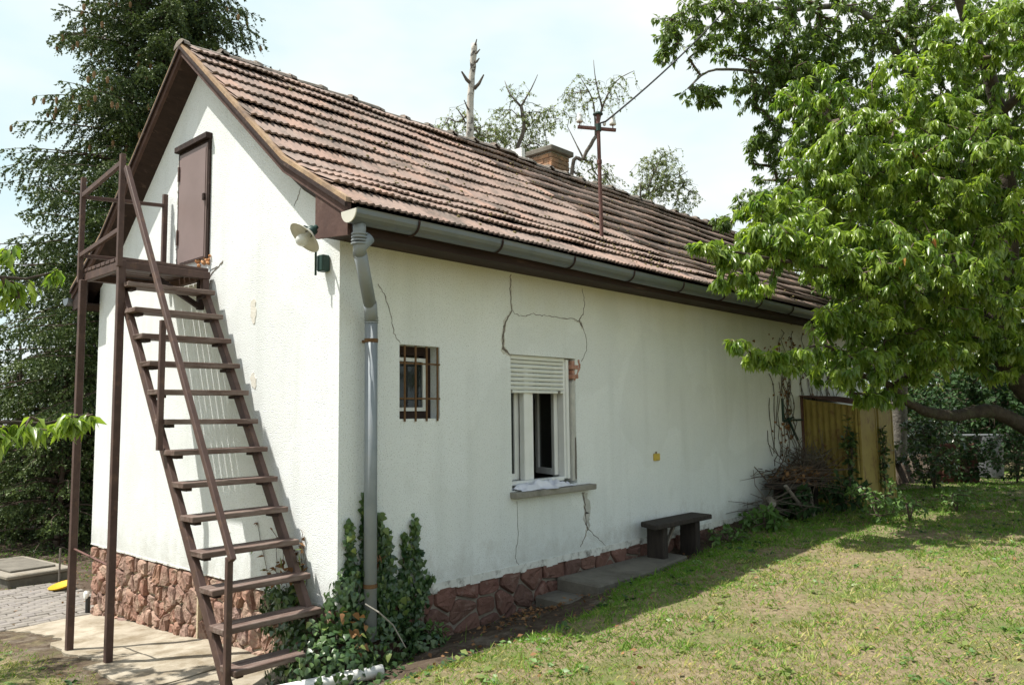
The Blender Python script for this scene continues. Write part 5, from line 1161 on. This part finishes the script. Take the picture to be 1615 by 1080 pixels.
# ------------------------------------------------------------------ cherry branches reaching in from the left
lb = np.array([-3.0, -3.1, ground_at(-3.0, -3.1)-.1])
limbs = [([lb, lb+np.array([.1, 0, 1.0]), lb+np.array([.0, .1, 1.7])], .14, .11), ([lb+np.array([.0, .1, 1.5]), at(-160, 690, 5.2), at(-20, 665, 5.3), at(70, 668, 5.4), at(140, 652, 5.5)], .05, .006),
         ([lb+np.array([.0, .1, 1.7]), at(-180, 500, 5.4), at(-40, 440, 5.6), at(40, 440, 5.8), at(95, 425, 5.9)], .05, .006), ([lb+np.array([0, .1, 1.7]), lb+np.array([-.4, -.2, 2.6]), lb+np.array([-.3, -.4, 3.6])], .09, .03)]
blobs = px_blobs([(60, 672, 5.35, .24, .07, 15), (125, 655, 5.45, .12, .04, 8), (5, 685, 5.3, .16, .09, 12), (-120, 680, 5.2, .4, .2, 24), (20, 455, 5.8, .16, .07, 12), (88, 432, 5.9, .07, .03, 4), (15, 395, 5.9, .09, .07, 6), (-120, 450, 5.6, .4, .35, 36)])
blobs += [((-3.2, -2.7, 3.3), .9, .6, 110), ((-2.5, -3.3, 3.0), .8, .5, 80), ((-1.9, -2.5, 2.75), .45, .25, 26)]
leafy_tree('cherry_tree', 'leafy cherry branches reaching in at the left edge before the spruces', 'tree', lb, limbs, blobs, 'cherry_leaf', 12, .115, .95, .7, 'bark_cherry', .0035, CHB, back=.30)

# ------------------------------------------------------------------ spruces
def spruce(base, height, rmax, label, nb=7, step=.42, zlo=.4, cones=0, tw=1.0, seed=1, dens=34, grp='spruces by the house'):
    g = thing('spruce_tree', label, 'tree', tuple(map(float, base)), grp); lr = np.random.default_rng(seed)
    base = np.array(base, float); mb = MB(); limb_mesh(mb, [base-np.array([0, 0, .2]), base+np.array([.05, .05, height*.5]), base+np.array([0, 0, height])], .02*height*.75, .02); obj('trunk', mb, 'bark_spruce', g, smooth=True)
    segs = []; TP, TQ, TT = [], [], []; CP = []; z = zlo
    while z < height-.3:
        f = z/height; r = rmax*(1-f)**.75*(.55+.45*min(1, f*6)); n = nb if f < .8 else 5
        for k in range(n):
            a = 2*math.pi*(k+lr.random()*.8)/n+z*2.1; L_ = r*lr.uniform(.5, 1.28); zz = z+lr.uniform(-.2, .2); dirv = np.array([math.cos(a), math.sin(a), 0]); sidev = np.array([-dirv[1], dirv[0], 0])
            m = max(4, int(L_/.16)); prev = None; dr = lr.uniform(.12, .30)
            for i in range(m+1):
                t = i/m; p = base+dirv*L_*t+np.array([0, 0, zz+L_*(.12*math.sin(2.2*t)-dr*t*t+.16*max(0, t-.7))])+sidev*.05*math.sin(5*t+k)
                if prev is not None: segs.append((prev, p, .022*(1-t)+.004, .022*(1-t-.5/m)+.004))
                if t > .18:
                    for s in (-1, 1, 0):
                        if lr.random() < .10: continue
                        ln = (.16+.50*(1-t)**.6*min(1, L_/2))*lr.uniform(.6, 1.2)*tw; w = norm(dirv*.55+sidev*s*.8+np.array([0, 0, -.55-.5*lr.random() if s else -1.1*lr.random()+.1])); q = p+w*ln*(1 if s else .7)
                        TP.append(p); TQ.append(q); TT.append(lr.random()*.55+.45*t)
                        if ln > .3 and lr.random() < .8:
                            for _ in range(3): mth = lr.uniform(.3, .9); p2 = p+(q-p)*mth; TP.append(p2); TQ.append(p2+norm(w+lr.normal(0, .6, 3)+np.array([0, 0, -.5]))*ln*.5); TT.append(lr.random()*.6+.3*t)
                        if cones and f > .45 and t > .6 and lr.random() < .10: CP.append(q)
                prev = p
        z += step*lr.uniform(.8, 1.15)
    obj('boughs', tubes_mesh('boughs', segs, 4), 'bark_spruce', g, kind='stuff')
    TP, TQ, TT = np.array(TP), np.array(TQ), np.array(TT); ln = np.linalg.norm(TQ-TP, axis=1); nn = np.clip((ln/.36*dens).astype(int), 8, 60); ii = np.repeat(np.arange(len(TP)), nn); n = len(ii)
    t = lr.random(n); ax = norm(TQ-TP)[ii]; sag = np.stack([0*t, 0*t, -.18*ln[ii]*t*t], 1); C0 = TP[ii]+(TQ-TP)[ii]*t[:, None]+sag
    off = lr.normal(0, 1, (n, 3)); off = norm(off-ax*(off*ax).sum(1)[:, None]); D = norm(off*.8+ax*.75); nl = lr.uniform(.028, .052, n)
    S = norm(np.cross(D, lr.normal(0, 1, (n, 3))))*lr.uniform(.011, .020, n)[:, None]; V = np.stack([C0-S, C0+S, C0+D*nl[:, None]], 1).reshape(-1, 3)
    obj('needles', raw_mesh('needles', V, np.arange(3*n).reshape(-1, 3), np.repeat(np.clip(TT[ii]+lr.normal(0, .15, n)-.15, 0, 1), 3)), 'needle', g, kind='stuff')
    if CP:
        mb = MB()
        for p in CP[:260]: mb.lathe([(0, 0), (.022, -.02), (.028, -.06), (.020, -.115), (0, -.135)], 6, None, p)
        obj('cones', mb, 'cone', g, kind='stuff')
    return g
sb = np.array(gpt(245, 15)); spruce(sb, 15.5, 3.65, 'tall old spruce with drooping boughs and cones rising behind the gable', 10, .235, .5, 1, 1.1, 3, 33)
sb = np.array(gpt(95, 13.4)); spruce(sb, 3.9, 1.5, 'young spruce beside the left corner of the house', 10, .20, .2, 0, .8, 5, 26)
sb = np.array(gpt(25, 14.6)); spruce(sb, 3.6, 1.7, 'small bushy spruce at the left edge behind the cistern', 10, .2, .15, 0, .85, 6, 22)
sb = np.array(gpt(-90, 15.5)); spruce(sb, 5.8, 2.1, 'spruce partly cut off by the left edge of the view', 9, .26, .2, 0, .9, 7, 10)
sb = np.array(gpt(1275, 17.5)); spruce(sb, 8.2, 2.2, 'spruce showing in the gap behind the house roof and the cherry', 7, .42, 2.4, 0, 1.0, 8, 7)
shrub(20, 19, 1.5, 1.5, 110, 'sunlit broadleaf hedge bush behind the cistern on the left', 'hedge_leaf', .10)
shrub(-60, 21, 2.0, 2.0, 120, 'hedge bush at the far left edge beyond the spruces', 'hedge_leaf', .11)
shrub(110, 22, 1.6, 1.7, 110, 'hedge bush showing between spruce and house corner', 'hedge_leaf', .11)

# ------------------------------------------------------------------ birches behind the roof
def birch(px, depth, limbs_px, blobs, lab, bark, size=.065, per=8, stubs=(), hang=True, n0=.12):
    b = np.array(gpt(px, depth)); g = thing('birch_tree', lab, 'tree', tuple(b), 'birches behind the house')
    LP = []; first = True
    for pts, r0, r1 in limbs_px:
        P3 = [at(x, y, depth+dz) for x, y, dz in pts]
        if first: P3 = [b-np.array([0, 0, .2])]+P3
        mb = MB(); P, rr = limb_mesh(mb, P3, r0, r1, 8, .05); obj('trunk' if first else 'branch', mb, bark if (first or r0 > .06) else 'bark_dead', g, smooth=True); LP += list(P[(len(P)//2 if first else 0):]); first = False
    for (x0, y0), (x1, y1), r in stubs: obj('stub', MB().tube([at(x0, y0, depth), at((x0+x1)/2, (y0+y1)/2+3, depth-.1), at(x1, y1, depth-.15)], [r, r*.8, r*.35], 7), 'bark_dead', g)
    segs, ends = grow(LP, blob_points(px_blobs([(x, y, depth+dz, r, h, int(n*1.6)) for x, y, dz, r, h, n in blobs])), .0035, .5)
    hs = []; E2 = []
    for p, q in ends:
        l_ = rng.uniform(.15, .5); d = norm(norm(q-p)*np.array([1, 1, .4])+rng.normal(0, .15, 3)); m = q+d*l_*.35+np.array([0, 0, -.05]); e = m+d*l_*.15+np.array([0, 0, -l_*.5])+rng.normal(0, .08, 3); hs += [(q, m, .005, .004), (m, e, .004, .0022)]; E2 += [(m, e), (p, q)]
    obj('twigs', tubes_mesh('twigs', segs+hs, 3), 'bark_dead', g, kind='stuff')
    if per:
        pick = [E2[i] for i in range(len(E2)) if rng.random() < .85]; P, D, S, T = foliage(pick, per*1.1, size*.9, .8, .9, back=.7); obj('leaves', leaves('leaves', P, D, S, tpl_simple(.75), T), 'birch_leaf', g, kind='stuff')
    return g
birch(742, 20, [([(742, 300, 0), (741, 200, 0), (744, 120, 0), (748, 70, 0)], .20, .075)], [(710, 205, .6, .5, .45, 34), (760, 215, .6, .5, .4, 40), (735, 180, .5, .4, .4, 14)], 'dead birch with broken white trunk standing above the roof ridge', 'bark_birch', per=9,
      stubs=[((744, 133), (728, 113), .055), ((748, 140), (763, 118), .05), ((747, 98), (756, 92), .04), ((747, 84), (757, 78), .035), ((748, 72), (752, 62), .03), ((743, 178), (732, 158), .03)])
birch(812, 21, [([(813, 290, 0), (812, 245, 0), (826, 205, 0), (822, 168, 0)], .10, .05), ([(822, 168, 0), (805, 150, 0), (796, 128, .2)], .035, .008), ([(822, 168, 0), (838, 140, 0), (848, 118, -.2)], .035, .008), ([(812, 240, 0), (780, 235, .3), (762, 245, .4)], .04, .012), ([(815, 245, 0), (840, 225, .2), (856, 235, .4)], .04, .012)],
      [(800, 195, .3, .7, .5, 50), (850, 190, .3, .6, .55, 54), (845, 235, .2, .5, .35, 40), (780, 220, .2, .6, .4, 44), (815, 140, 0, .5, .35, 12)], 'half dead birch with a crooked dark trunk left of the chimney', 'bark_dead', per=9)
birch(905, 21, [([(900, 300, 0), (920, 250, 0), (940, 215, 0)], .10, .05), ([(940, 215, 0), (950, 170, 0), (970, 130, 0), (1000, 112, 0)], .05, .007), ([(940, 215, 0), (935, 160, .2), (915, 122, .3)], .04, .007), ([(920, 250, 0), (905, 220, .2), (895, 200, .3)], .03, .008), ([(950, 170, 0), (940, 130, -.2), (936, 95, -.2)], .03, .006)],
      [(915, 145, .2, .5, .45, 30), (960, 150, 0, .5, .4, 24), (985, 125, 0, .4, .25, 10), (930, 275, .3, .7, .5, 60), (950, 300, .5, .6, .5, 50), (905, 170, .3, .4, .4, 18)], 'sparse weeping birch with arching twigs behind the mast', 'bark_dead', per=6)
birch(1035, 20.5, [([(1010, 330, 0), (1020, 300, 0), (1040, 255, 0)], .07, .02), ([(1015, 310, 0), (1060, 285, .2), (1085, 270, .3)], .03, .008)],
      [(1030, 270, 0, .55, .5, 56), (1055, 290, .2, .6, .5, 56), (1015, 310, .1, .5, .4, 36), (1080, 315, .3, .4, .4, 24), (1050, 245, .1, .35, .3, 16)], 'leafy green birch right of the mast beyond the ridge', 'bark_grey', per=10)

# ------------------------------------------------------------------ ivy and creepers on the house
ivy = thing('ivy', 'dark ivy climbing the house corner around the downpipe', 'ivy', (.1, .1, .1))
P, Nn, Tn = [], [], []
def ell(c, r, n, up=-.1):
    v = norm(rng.normal(0, 1, (n, 3))); v = v[v[:, 2] > up]; p = np.array(c)+v*np.array(r)*rng.uniform(.72, 1.04, (len(v), 1)); nn = norm(v/np.array(r)); return p, nn
def blocked(p): return (p[:, 0] < -.004) & (p[:, 1] > .004) & (p[:, 0] > -4.5)
for c, r, n in (((.05, .28, .10), (.22, .40, .36), 760), ((-.16, -.14, .08), (.36, .24, .40), 620), ((.12, -.12, .10), (.28, .34, .34), 620), ((-.50, -.10, .30), (.28, .10, .36), 330), ((.02, .12, .42), (.12, .26, .42), 420), ((.02, .55, .40), (.06, .14, .28), 200), ((.25, .1, .08), (.3, .4, .12), 320), ((.12, .70, .14), (.16, .20, .12), 150), ((-.62, -.10, .42), (.22, .07, .20), 160)):
    p, nn = ell(c, r, int(n*1.7)); k = ~blocked(p); P.append(p[k]); Nn.append(nn[k]); Tn.append(np.clip(rng.random(k.sum())*.6+.35*(nn[k][:, 1] < -.1)*rng.random(k.sum()), 0, 1))  # leaves facing the gable front tinted paler: sunlight put into their colour
stems = MB()
for pl_, w0 in (([(547, 1000), (548, 900), (546, 832)], .06), ([(574, 1000), (571, 880), (570, 788)], .035), ([(600, 1000), (597, 900), (594, 815)], .05), ([(612, 1000), (610, 900), (606, 838)], .05), ([(648, 1000), (655, 920), (652, 868), (650, 822)], .075), ([(630, 1000), (636, 900), (634, 848)], .04), ([(655, 960), (668, 925), (676, 908)], .04)):
    Q = [np.array([.006, *wl(*q)]) for q in pl_]; stems.tube(Q, [.008]+[.005]*(len(Q)-2)+[.003], 5); S_ = sample_limb(Q, 1, 0, .02)[0]
    for i, s in enumerate(S_):
        f = i/len(S_)
        for _ in range(9 if f < .8 else 6): wv = w0*(1.25-f)*1.1; P.append(np.array([[rng.uniform(.01, .06), s[1]+rng.normal(0, wv*.55), s[2]+rng.normal(0, .02)]])); Nn.append(np.array([[1, rng.normal(0, .3), rng.normal(.2, .3)]])); Tn.append(np.array([np.clip(rng.random()*.45+.5*(f > .8), 0, 1)]))
P = np.concatenate(P); Nn = norm(np.concatenate(Nn)+rng.normal(0, .30, P.shape)); Tn = np.concatenate(Tn)
D = np.array([0, 0, -1.0])+rng.normal(0, .55, P.shape); D = norm(D-Nn*(D*Nn).sum(1)[:, None])
obj('stem', stems, 'bark_twig', ivy)
obj('leaves', leaves('leaves', P-D*.03, D, rng.uniform(.032, .058, len(P)), tpl_ivy(), Tn, Nn), 'ivy_leaf', ivy, kind='stuff')
k = rng.choice(len(P), 130, replace=False); obj('pale_leaves', leaves('pale_leaves', P[k]+Nn[k]*.02, D[k], rng.uniform(.04, .07, 130), tpl_ivy(), rng.random(130), norm(Nn[k]+np.array([0, -.3, .6]))), 'ivy_young', ivy, kind='stuff')
pd = np.concatenate([np.array([.05, .27, .86])+rng.normal(0, 1, (26, 3))*[.015, .035, .05], np.array([.22, -.02, .42])+rng.normal(0, 1, (18, 3))*[.04, .05, .13], np.array([-.42, -.15, .74])+rng.normal(0, 1, (16, 3))*[.06, .04, .03]])
obj('withered_leaves', leaves('withered_leaves', pd, rng.normal(0, .6, pd.shape)+[0, 0, -.8], rng.uniform(.04, .07, len(pd)), tpl_ivy(), rng.random(len(pd))), 'dead_leaf', ivy, kind='stuff')
obj('stem', MB().tube([(.25, .05, .60), (.33, .1, .55), (.36, .2, .45), (.42, .26, .30)], [.006, .006, .005, .003], 5), 'sill', ivy)
cr = thing('climbing_weed', 'thin creeper with red leaves climbing beside the lower stair treads', 'creeper', (-.55, -.05, .5))
segs = []; P = []
for k in range(7):
    p = np.array([-.55+rng.uniform(-.3, .25), -.015, .55]); 
    for i in range(6): q = p+np.array([rng.normal(-.02, .03), rng.normal(0, .004), rng.uniform(.04, .10)]); q[1] = min(q[1], -.008); segs.append((p, q, .003, .0025)); p = q; P += [q]*2
P = np.array(P); obj('stems', tubes_mesh('stems', segs, 4), 'bark_twig', cr, kind='stuff'); k = rng.random(len(P)) < .5
obj('leaves', leaves('leaves', P[k], rng.normal(0, 1, (k.sum(), 3))+[0, -.3, -.6], rng.uniform(.035, .07, k.sum()), tpl_ivy(), rng.random(k.sum())), 'dead_leaf', cr, kind='stuff')
obj('green_leaves', leaves('green_leaves', P[~k][:30]+[.05, -.06, -.1], rng.normal(0, 1, (min(30, (~k).sum()), 3))+[0, -.3, -.5], rng.uniform(.05, .09, min(30, (~k).sum())), tpl_ivy(), rng.random(min(30, (~k).sum()))), 'ivy_young', cr, kind='stuff')
vine = thing('dry_vine', 'dry leafless vine spreading over the wall above the shed', 'vine', (0, 8.2, 1.5))
segs = []; P = []
for k in range(34):
    y = rng.choice([rng.uniform(7.5, 8.1), rng.uniform(8.0, 9.8), rng.uniform(6.9, 7.8)]); p = np.array([.008, y, rng.uniform(.7, 2.1)])
    if y > 8: p[2] = 2.03
    for i in range(rng.integers(4, 11)): q = p+np.array([0, rng.normal(-.02, .06), rng.uniform(.05, .16)]); q[0] = rng.uniform(.006, .02); q[2] = min(q[2], 3.0); segs.append((p, q, .006, .005)); p = q; P.append(q)
P = np.array(P); obj('stems', tubes_mesh('stems', segs, 4), 'bark_dead', vine, kind='stuff')
P = np.concatenate([P[rng.random(len(P)) < .35], np.array([.03, 7.35, 2.75])+rng.normal(0, 1, (60, 3))*[.02, .35, .16], np.array([.03, 7.42, 1.6])+rng.normal(0, 1, (60, 3))*[.015, .10, .45], np.array([.35, 7.95, 1.25])+rng.normal(0, 1, (36, 3))*[.14, .02, .12]]); P[:, 0] = np.maximum(P[:, 0], .012)
obj('withered_leaves', leaves('withered_leaves', P, rng.normal(0, .5, P.shape)+[.1, 0, -1], rng.uniform(.025, .055, len(P)), tpl_ivy(), rng.random(len(P))), 'dead_leaf', vine, kind='stuff')

# ------------------------------------------------------------------ lawn, weeds and litter
def scatter(n, rmin, rmax, amin=-50, amax=50, p=1.0):
    u = rng.random(n); r = (rmin**p+(rmax**p-rmin**p)*u)**(1/p); a = YAW+np.radians(rng.uniform(amin, amax, n)); return CAM[0]+r*np.sin(a), CAM[1]+r*np.cos(a), r
def vnoise(x, y, f, seed):
    r = np.random.default_rng(seed); s = 0
    for k in range(6): a = r.uniform(0, 2*math.pi); w = f*r.uniform(.6, 1.6); s = s+np.sin((x*math.cos(a)+y*math.sin(a))*w+r.uniform(0, 6))
    return s/6
x, y, r = scatter(600000, 1.6, 22, p=.9)
inside = (x < .0) & (y > -.02) & (y < LEN+.1) & (x > -4.6)
apr = (x > -4.5) & (x < .05) & (y > -.97+.10*vnoise(x, y, 7, 3)) & (y <= .1)
stepz = (x < .50-.12*(y > 3.2)) & (y > 2.03) & (y < 4.05) & (x > -.1); shedz = (x < SW_+.02) & (y > SH0-.02) & (y < SH1) & (x > -.1)
g_ = grassy(x, y); patchy = sstep(-.62, .25, vnoise(x, y, 6, 5)+.8*vnoise(x, y, 2.2, 8))
leftzone = (x < -4.3); keep = (~inside) & (~apr) & (~stepz) & (~shedz) & (rng.random(len(x)) < np.where(leftzone, .25*patchy, g_*(.30+.70*patchy)+.015)); keep &= ~((x < -4.3) & (x > -6.9) & (y > -.95) & (y < .7))
x, y, r = x[keep], y[keep], r[keep]
lush = np.clip(sstep(1.9, .9, x)*(y > .5)+.85*sstep(4.2, 6.0, y+.25*vnoise(x, y, 4, 9)), 0, 1)
dry = np.clip(.28+.50*vnoise(x, y, 1.9, 21)+.45*vnoise(x, y, 6, 22)-.72*lush+rng.normal(0, .42, len(x)), 0, 1)
dry = np.where(y < -1, np.clip(dry-.08, 0, 1), dry)
n = len(x); h = rng.uniform(.010, .030, n)*(1+.7*lush*rng.random(n))*(1+(rng.random(n) < .012)*1.8)*(1+.7*np.clip(vnoise(x, y, 8, 41), 0, 1)); wd = rng.uniform(.0017, .0034, n)*np.clip(r/4.2, 1, 3.5)
ang = rng.uniform(0, 2*math.pi, n); B = np.stack([x, y, gh(x, y)-.004], 1); sd_ = np.stack([np.cos(ang), np.sin(ang), 0*ang], 1)*wd[:, None]; ld_ = np.stack([-np.sin(ang), np.cos(ang), 0*ang], 1)*(np.minimum(h, .035)*rng.uniform(.2, 1.5, n))[:, None]; up = np.stack([0*h, 0*h, h], 1)
V = np.stack([B-sd_, B+sd_, B+.6*up+.35*ld_+.2*sd_, B+up*.9+ld_], 1).reshape(-1, 3)
F = (np.array([(0, 1, 2), (2, 1, 3)])[None]+(np.arange(n)*4)[:, None, None]).reshape(-1, 3)
gr = obj('grass', raw_mesh('grass', V, F, np.repeat(dry, 4)), 'grass', kind='stuff')
# longer tufts the mower missed
x, y, r = scatter(5200, 1.8, 15, p=1.1); k = (grassy(x, y) > .45) & (vnoise(x, y, 3.1, 61) > .02) & ~((x < .56) & (y > 2) & (y < 4.1)) & ~((x < .85) & (y > 7.95)) & (x > -4.2) & ~((x < 0) & (y > -1)); x, y = x[k], y[k]
nb = 12; X_, Y_ = np.repeat(x, nb)+rng.normal(0, .018, len(x)*nb), np.repeat(y, nb)+rng.normal(0, .018, len(x)*nb); n = len(X_); a = rng.uniform(0, 2*math.pi, n)
D = np.stack([np.cos(a)*.7, np.sin(a)*.7, rng.uniform(.5, 1.6, n)], 1); tt = np.clip(np.repeat(.30+.55*vnoise(x, y, 2.3, 62)-.4*(x < 1.4)*(y > 0), nb)+rng.normal(0, .25, n), 0, 1)
obj('grass_tufts', leaves('grass_tufts', np.stack([X_, Y_, gh(X_, Y_)-.003], 1), D, rng.uniform(.03, .075, n), (np.array([(0, -.045, 0), (0, .045, 0), (.6, .035, -.08), (.6, -.035, -.08), (1, 0, -.3)]), np.array([(0, 1, 2), (0, 2, 3), (3, 2, 4)])), tt), 'grass', kind='stuff')
# small broad leaved weeds in the turf
def rosettes(n, per, size, mat_, name, cond, rmax=16, flat=.25, tint=(0, 1)):
    x, y, r = scatter(n*3, 1.8, rmax, p=1.1); k = (grassy(x, y) > .5) & cond(x, y) & ~((x < .55) & (y > 2) & (y < 4.1)) & ~((x < .9) & (y > 7.9)) & (x > -4.2); x, y = x[k][:n], y[k][:n]; n = len(x)
    xx, yy = np.repeat(x, per), np.repeat(y, per); a = rng.uniform(0, 2*math.pi, n*per); xx = xx+rng.normal(0, .02, n*per); yy = yy+rng.normal(0, .02, n*per)
    P = np.stack([xx, yy, gh(xx, yy)+rng.uniform(.002, .025, n*per)], 1); D = np.stack([np.cos(a), np.sin(a), rng.uniform(-.1, .6, n*per)*flat*3], 1)
    return obj(name, leaves(name, P, D, size*rng.uniform(.5, 1.2, n*per), tpl_simple(.55), rng.uniform(*tint, n*per)), mat_, kind='stuff')
rosettes(900, 6, .045, 'weed_leaf', 'lawn_weeds', lambda x, y: vnoise(x, y, 2.5, 31)+.6*(y > 5) > -.05); rosettes(500, 5, .06, 'weed_dark', 'lawn_weeds', lambda x, y: (x < 1.3) | (y > 6)); rosettes(260, 6, .06, 'ivy_young', 'lawn_weeds', lambda x, y: y < 5, tint=(.3, 1))
# fallen leaves and crumbs on the bare strip
x, y, r = scatter(9000, 2, 14); k = (x > -.0) & (y > .5) & (((grassy(x, y) < .6) & ~((x < .5) & (y > 2.36) & (y < 4.05)))) & (y < 5) | ((rng.random(len(x)) < .10) & (grassy(x, y) > .5) & (x > -4) & (y < 9)) & ~((x < .0) & (y > -.02)) & ~((x < .55) & (y > 2) & (y < 4.1))
x, y = x[k], y[k]; n = len(x); P = np.stack([x, y, gh(x, y)+rng.uniform(.004, .03, n)], 1)
obj('fallen_leaves', leaves('fallen_leaves', P, rng.normal(0, 1, (n, 3))*[1, 1, .3], rng.uniform(.015, .05, n), tpl_simple(.6), rng.random(n)), 'dead_leaf', kind='stuff')
c_ = np.array([.22, 1.85]); n = 150; xy = c_+rng.normal(0, 1, (n, 2))*[.12, .28]; xy[:, 0] = np.abs(xy[:, 0])+.02; P = np.column_stack([xy, gh(xy[:, 0], xy[:, 1])+rng.uniform(.004, .03, n)])
obj('fallen_leaves', leaves('fallen_leaves', P, rng.normal(0, 1, (n, 3))*[1, 1, .3], rng.uniform(.03, .06, n), tpl_simple(.6), rng.random(n)), 'dead_leaf', kind='stuff')
# leaves and grit under the spruces at the left
n = 900; xs = rng.uniform(-9, -4.6, n); ys = rng.uniform(-1.6, 2.5, n); P = np.stack([xs, ys, gh(xs, ys)+.006], 1)
obj('fallen_leaves', leaves('fallen_leaves', P, rng.normal(0, 1, (n, 3))*[1, 1, .2], rng.uniform(.02, .05, n), tpl_simple(.6), rng.random(n)), 'dead_leaf', kind='stuff')
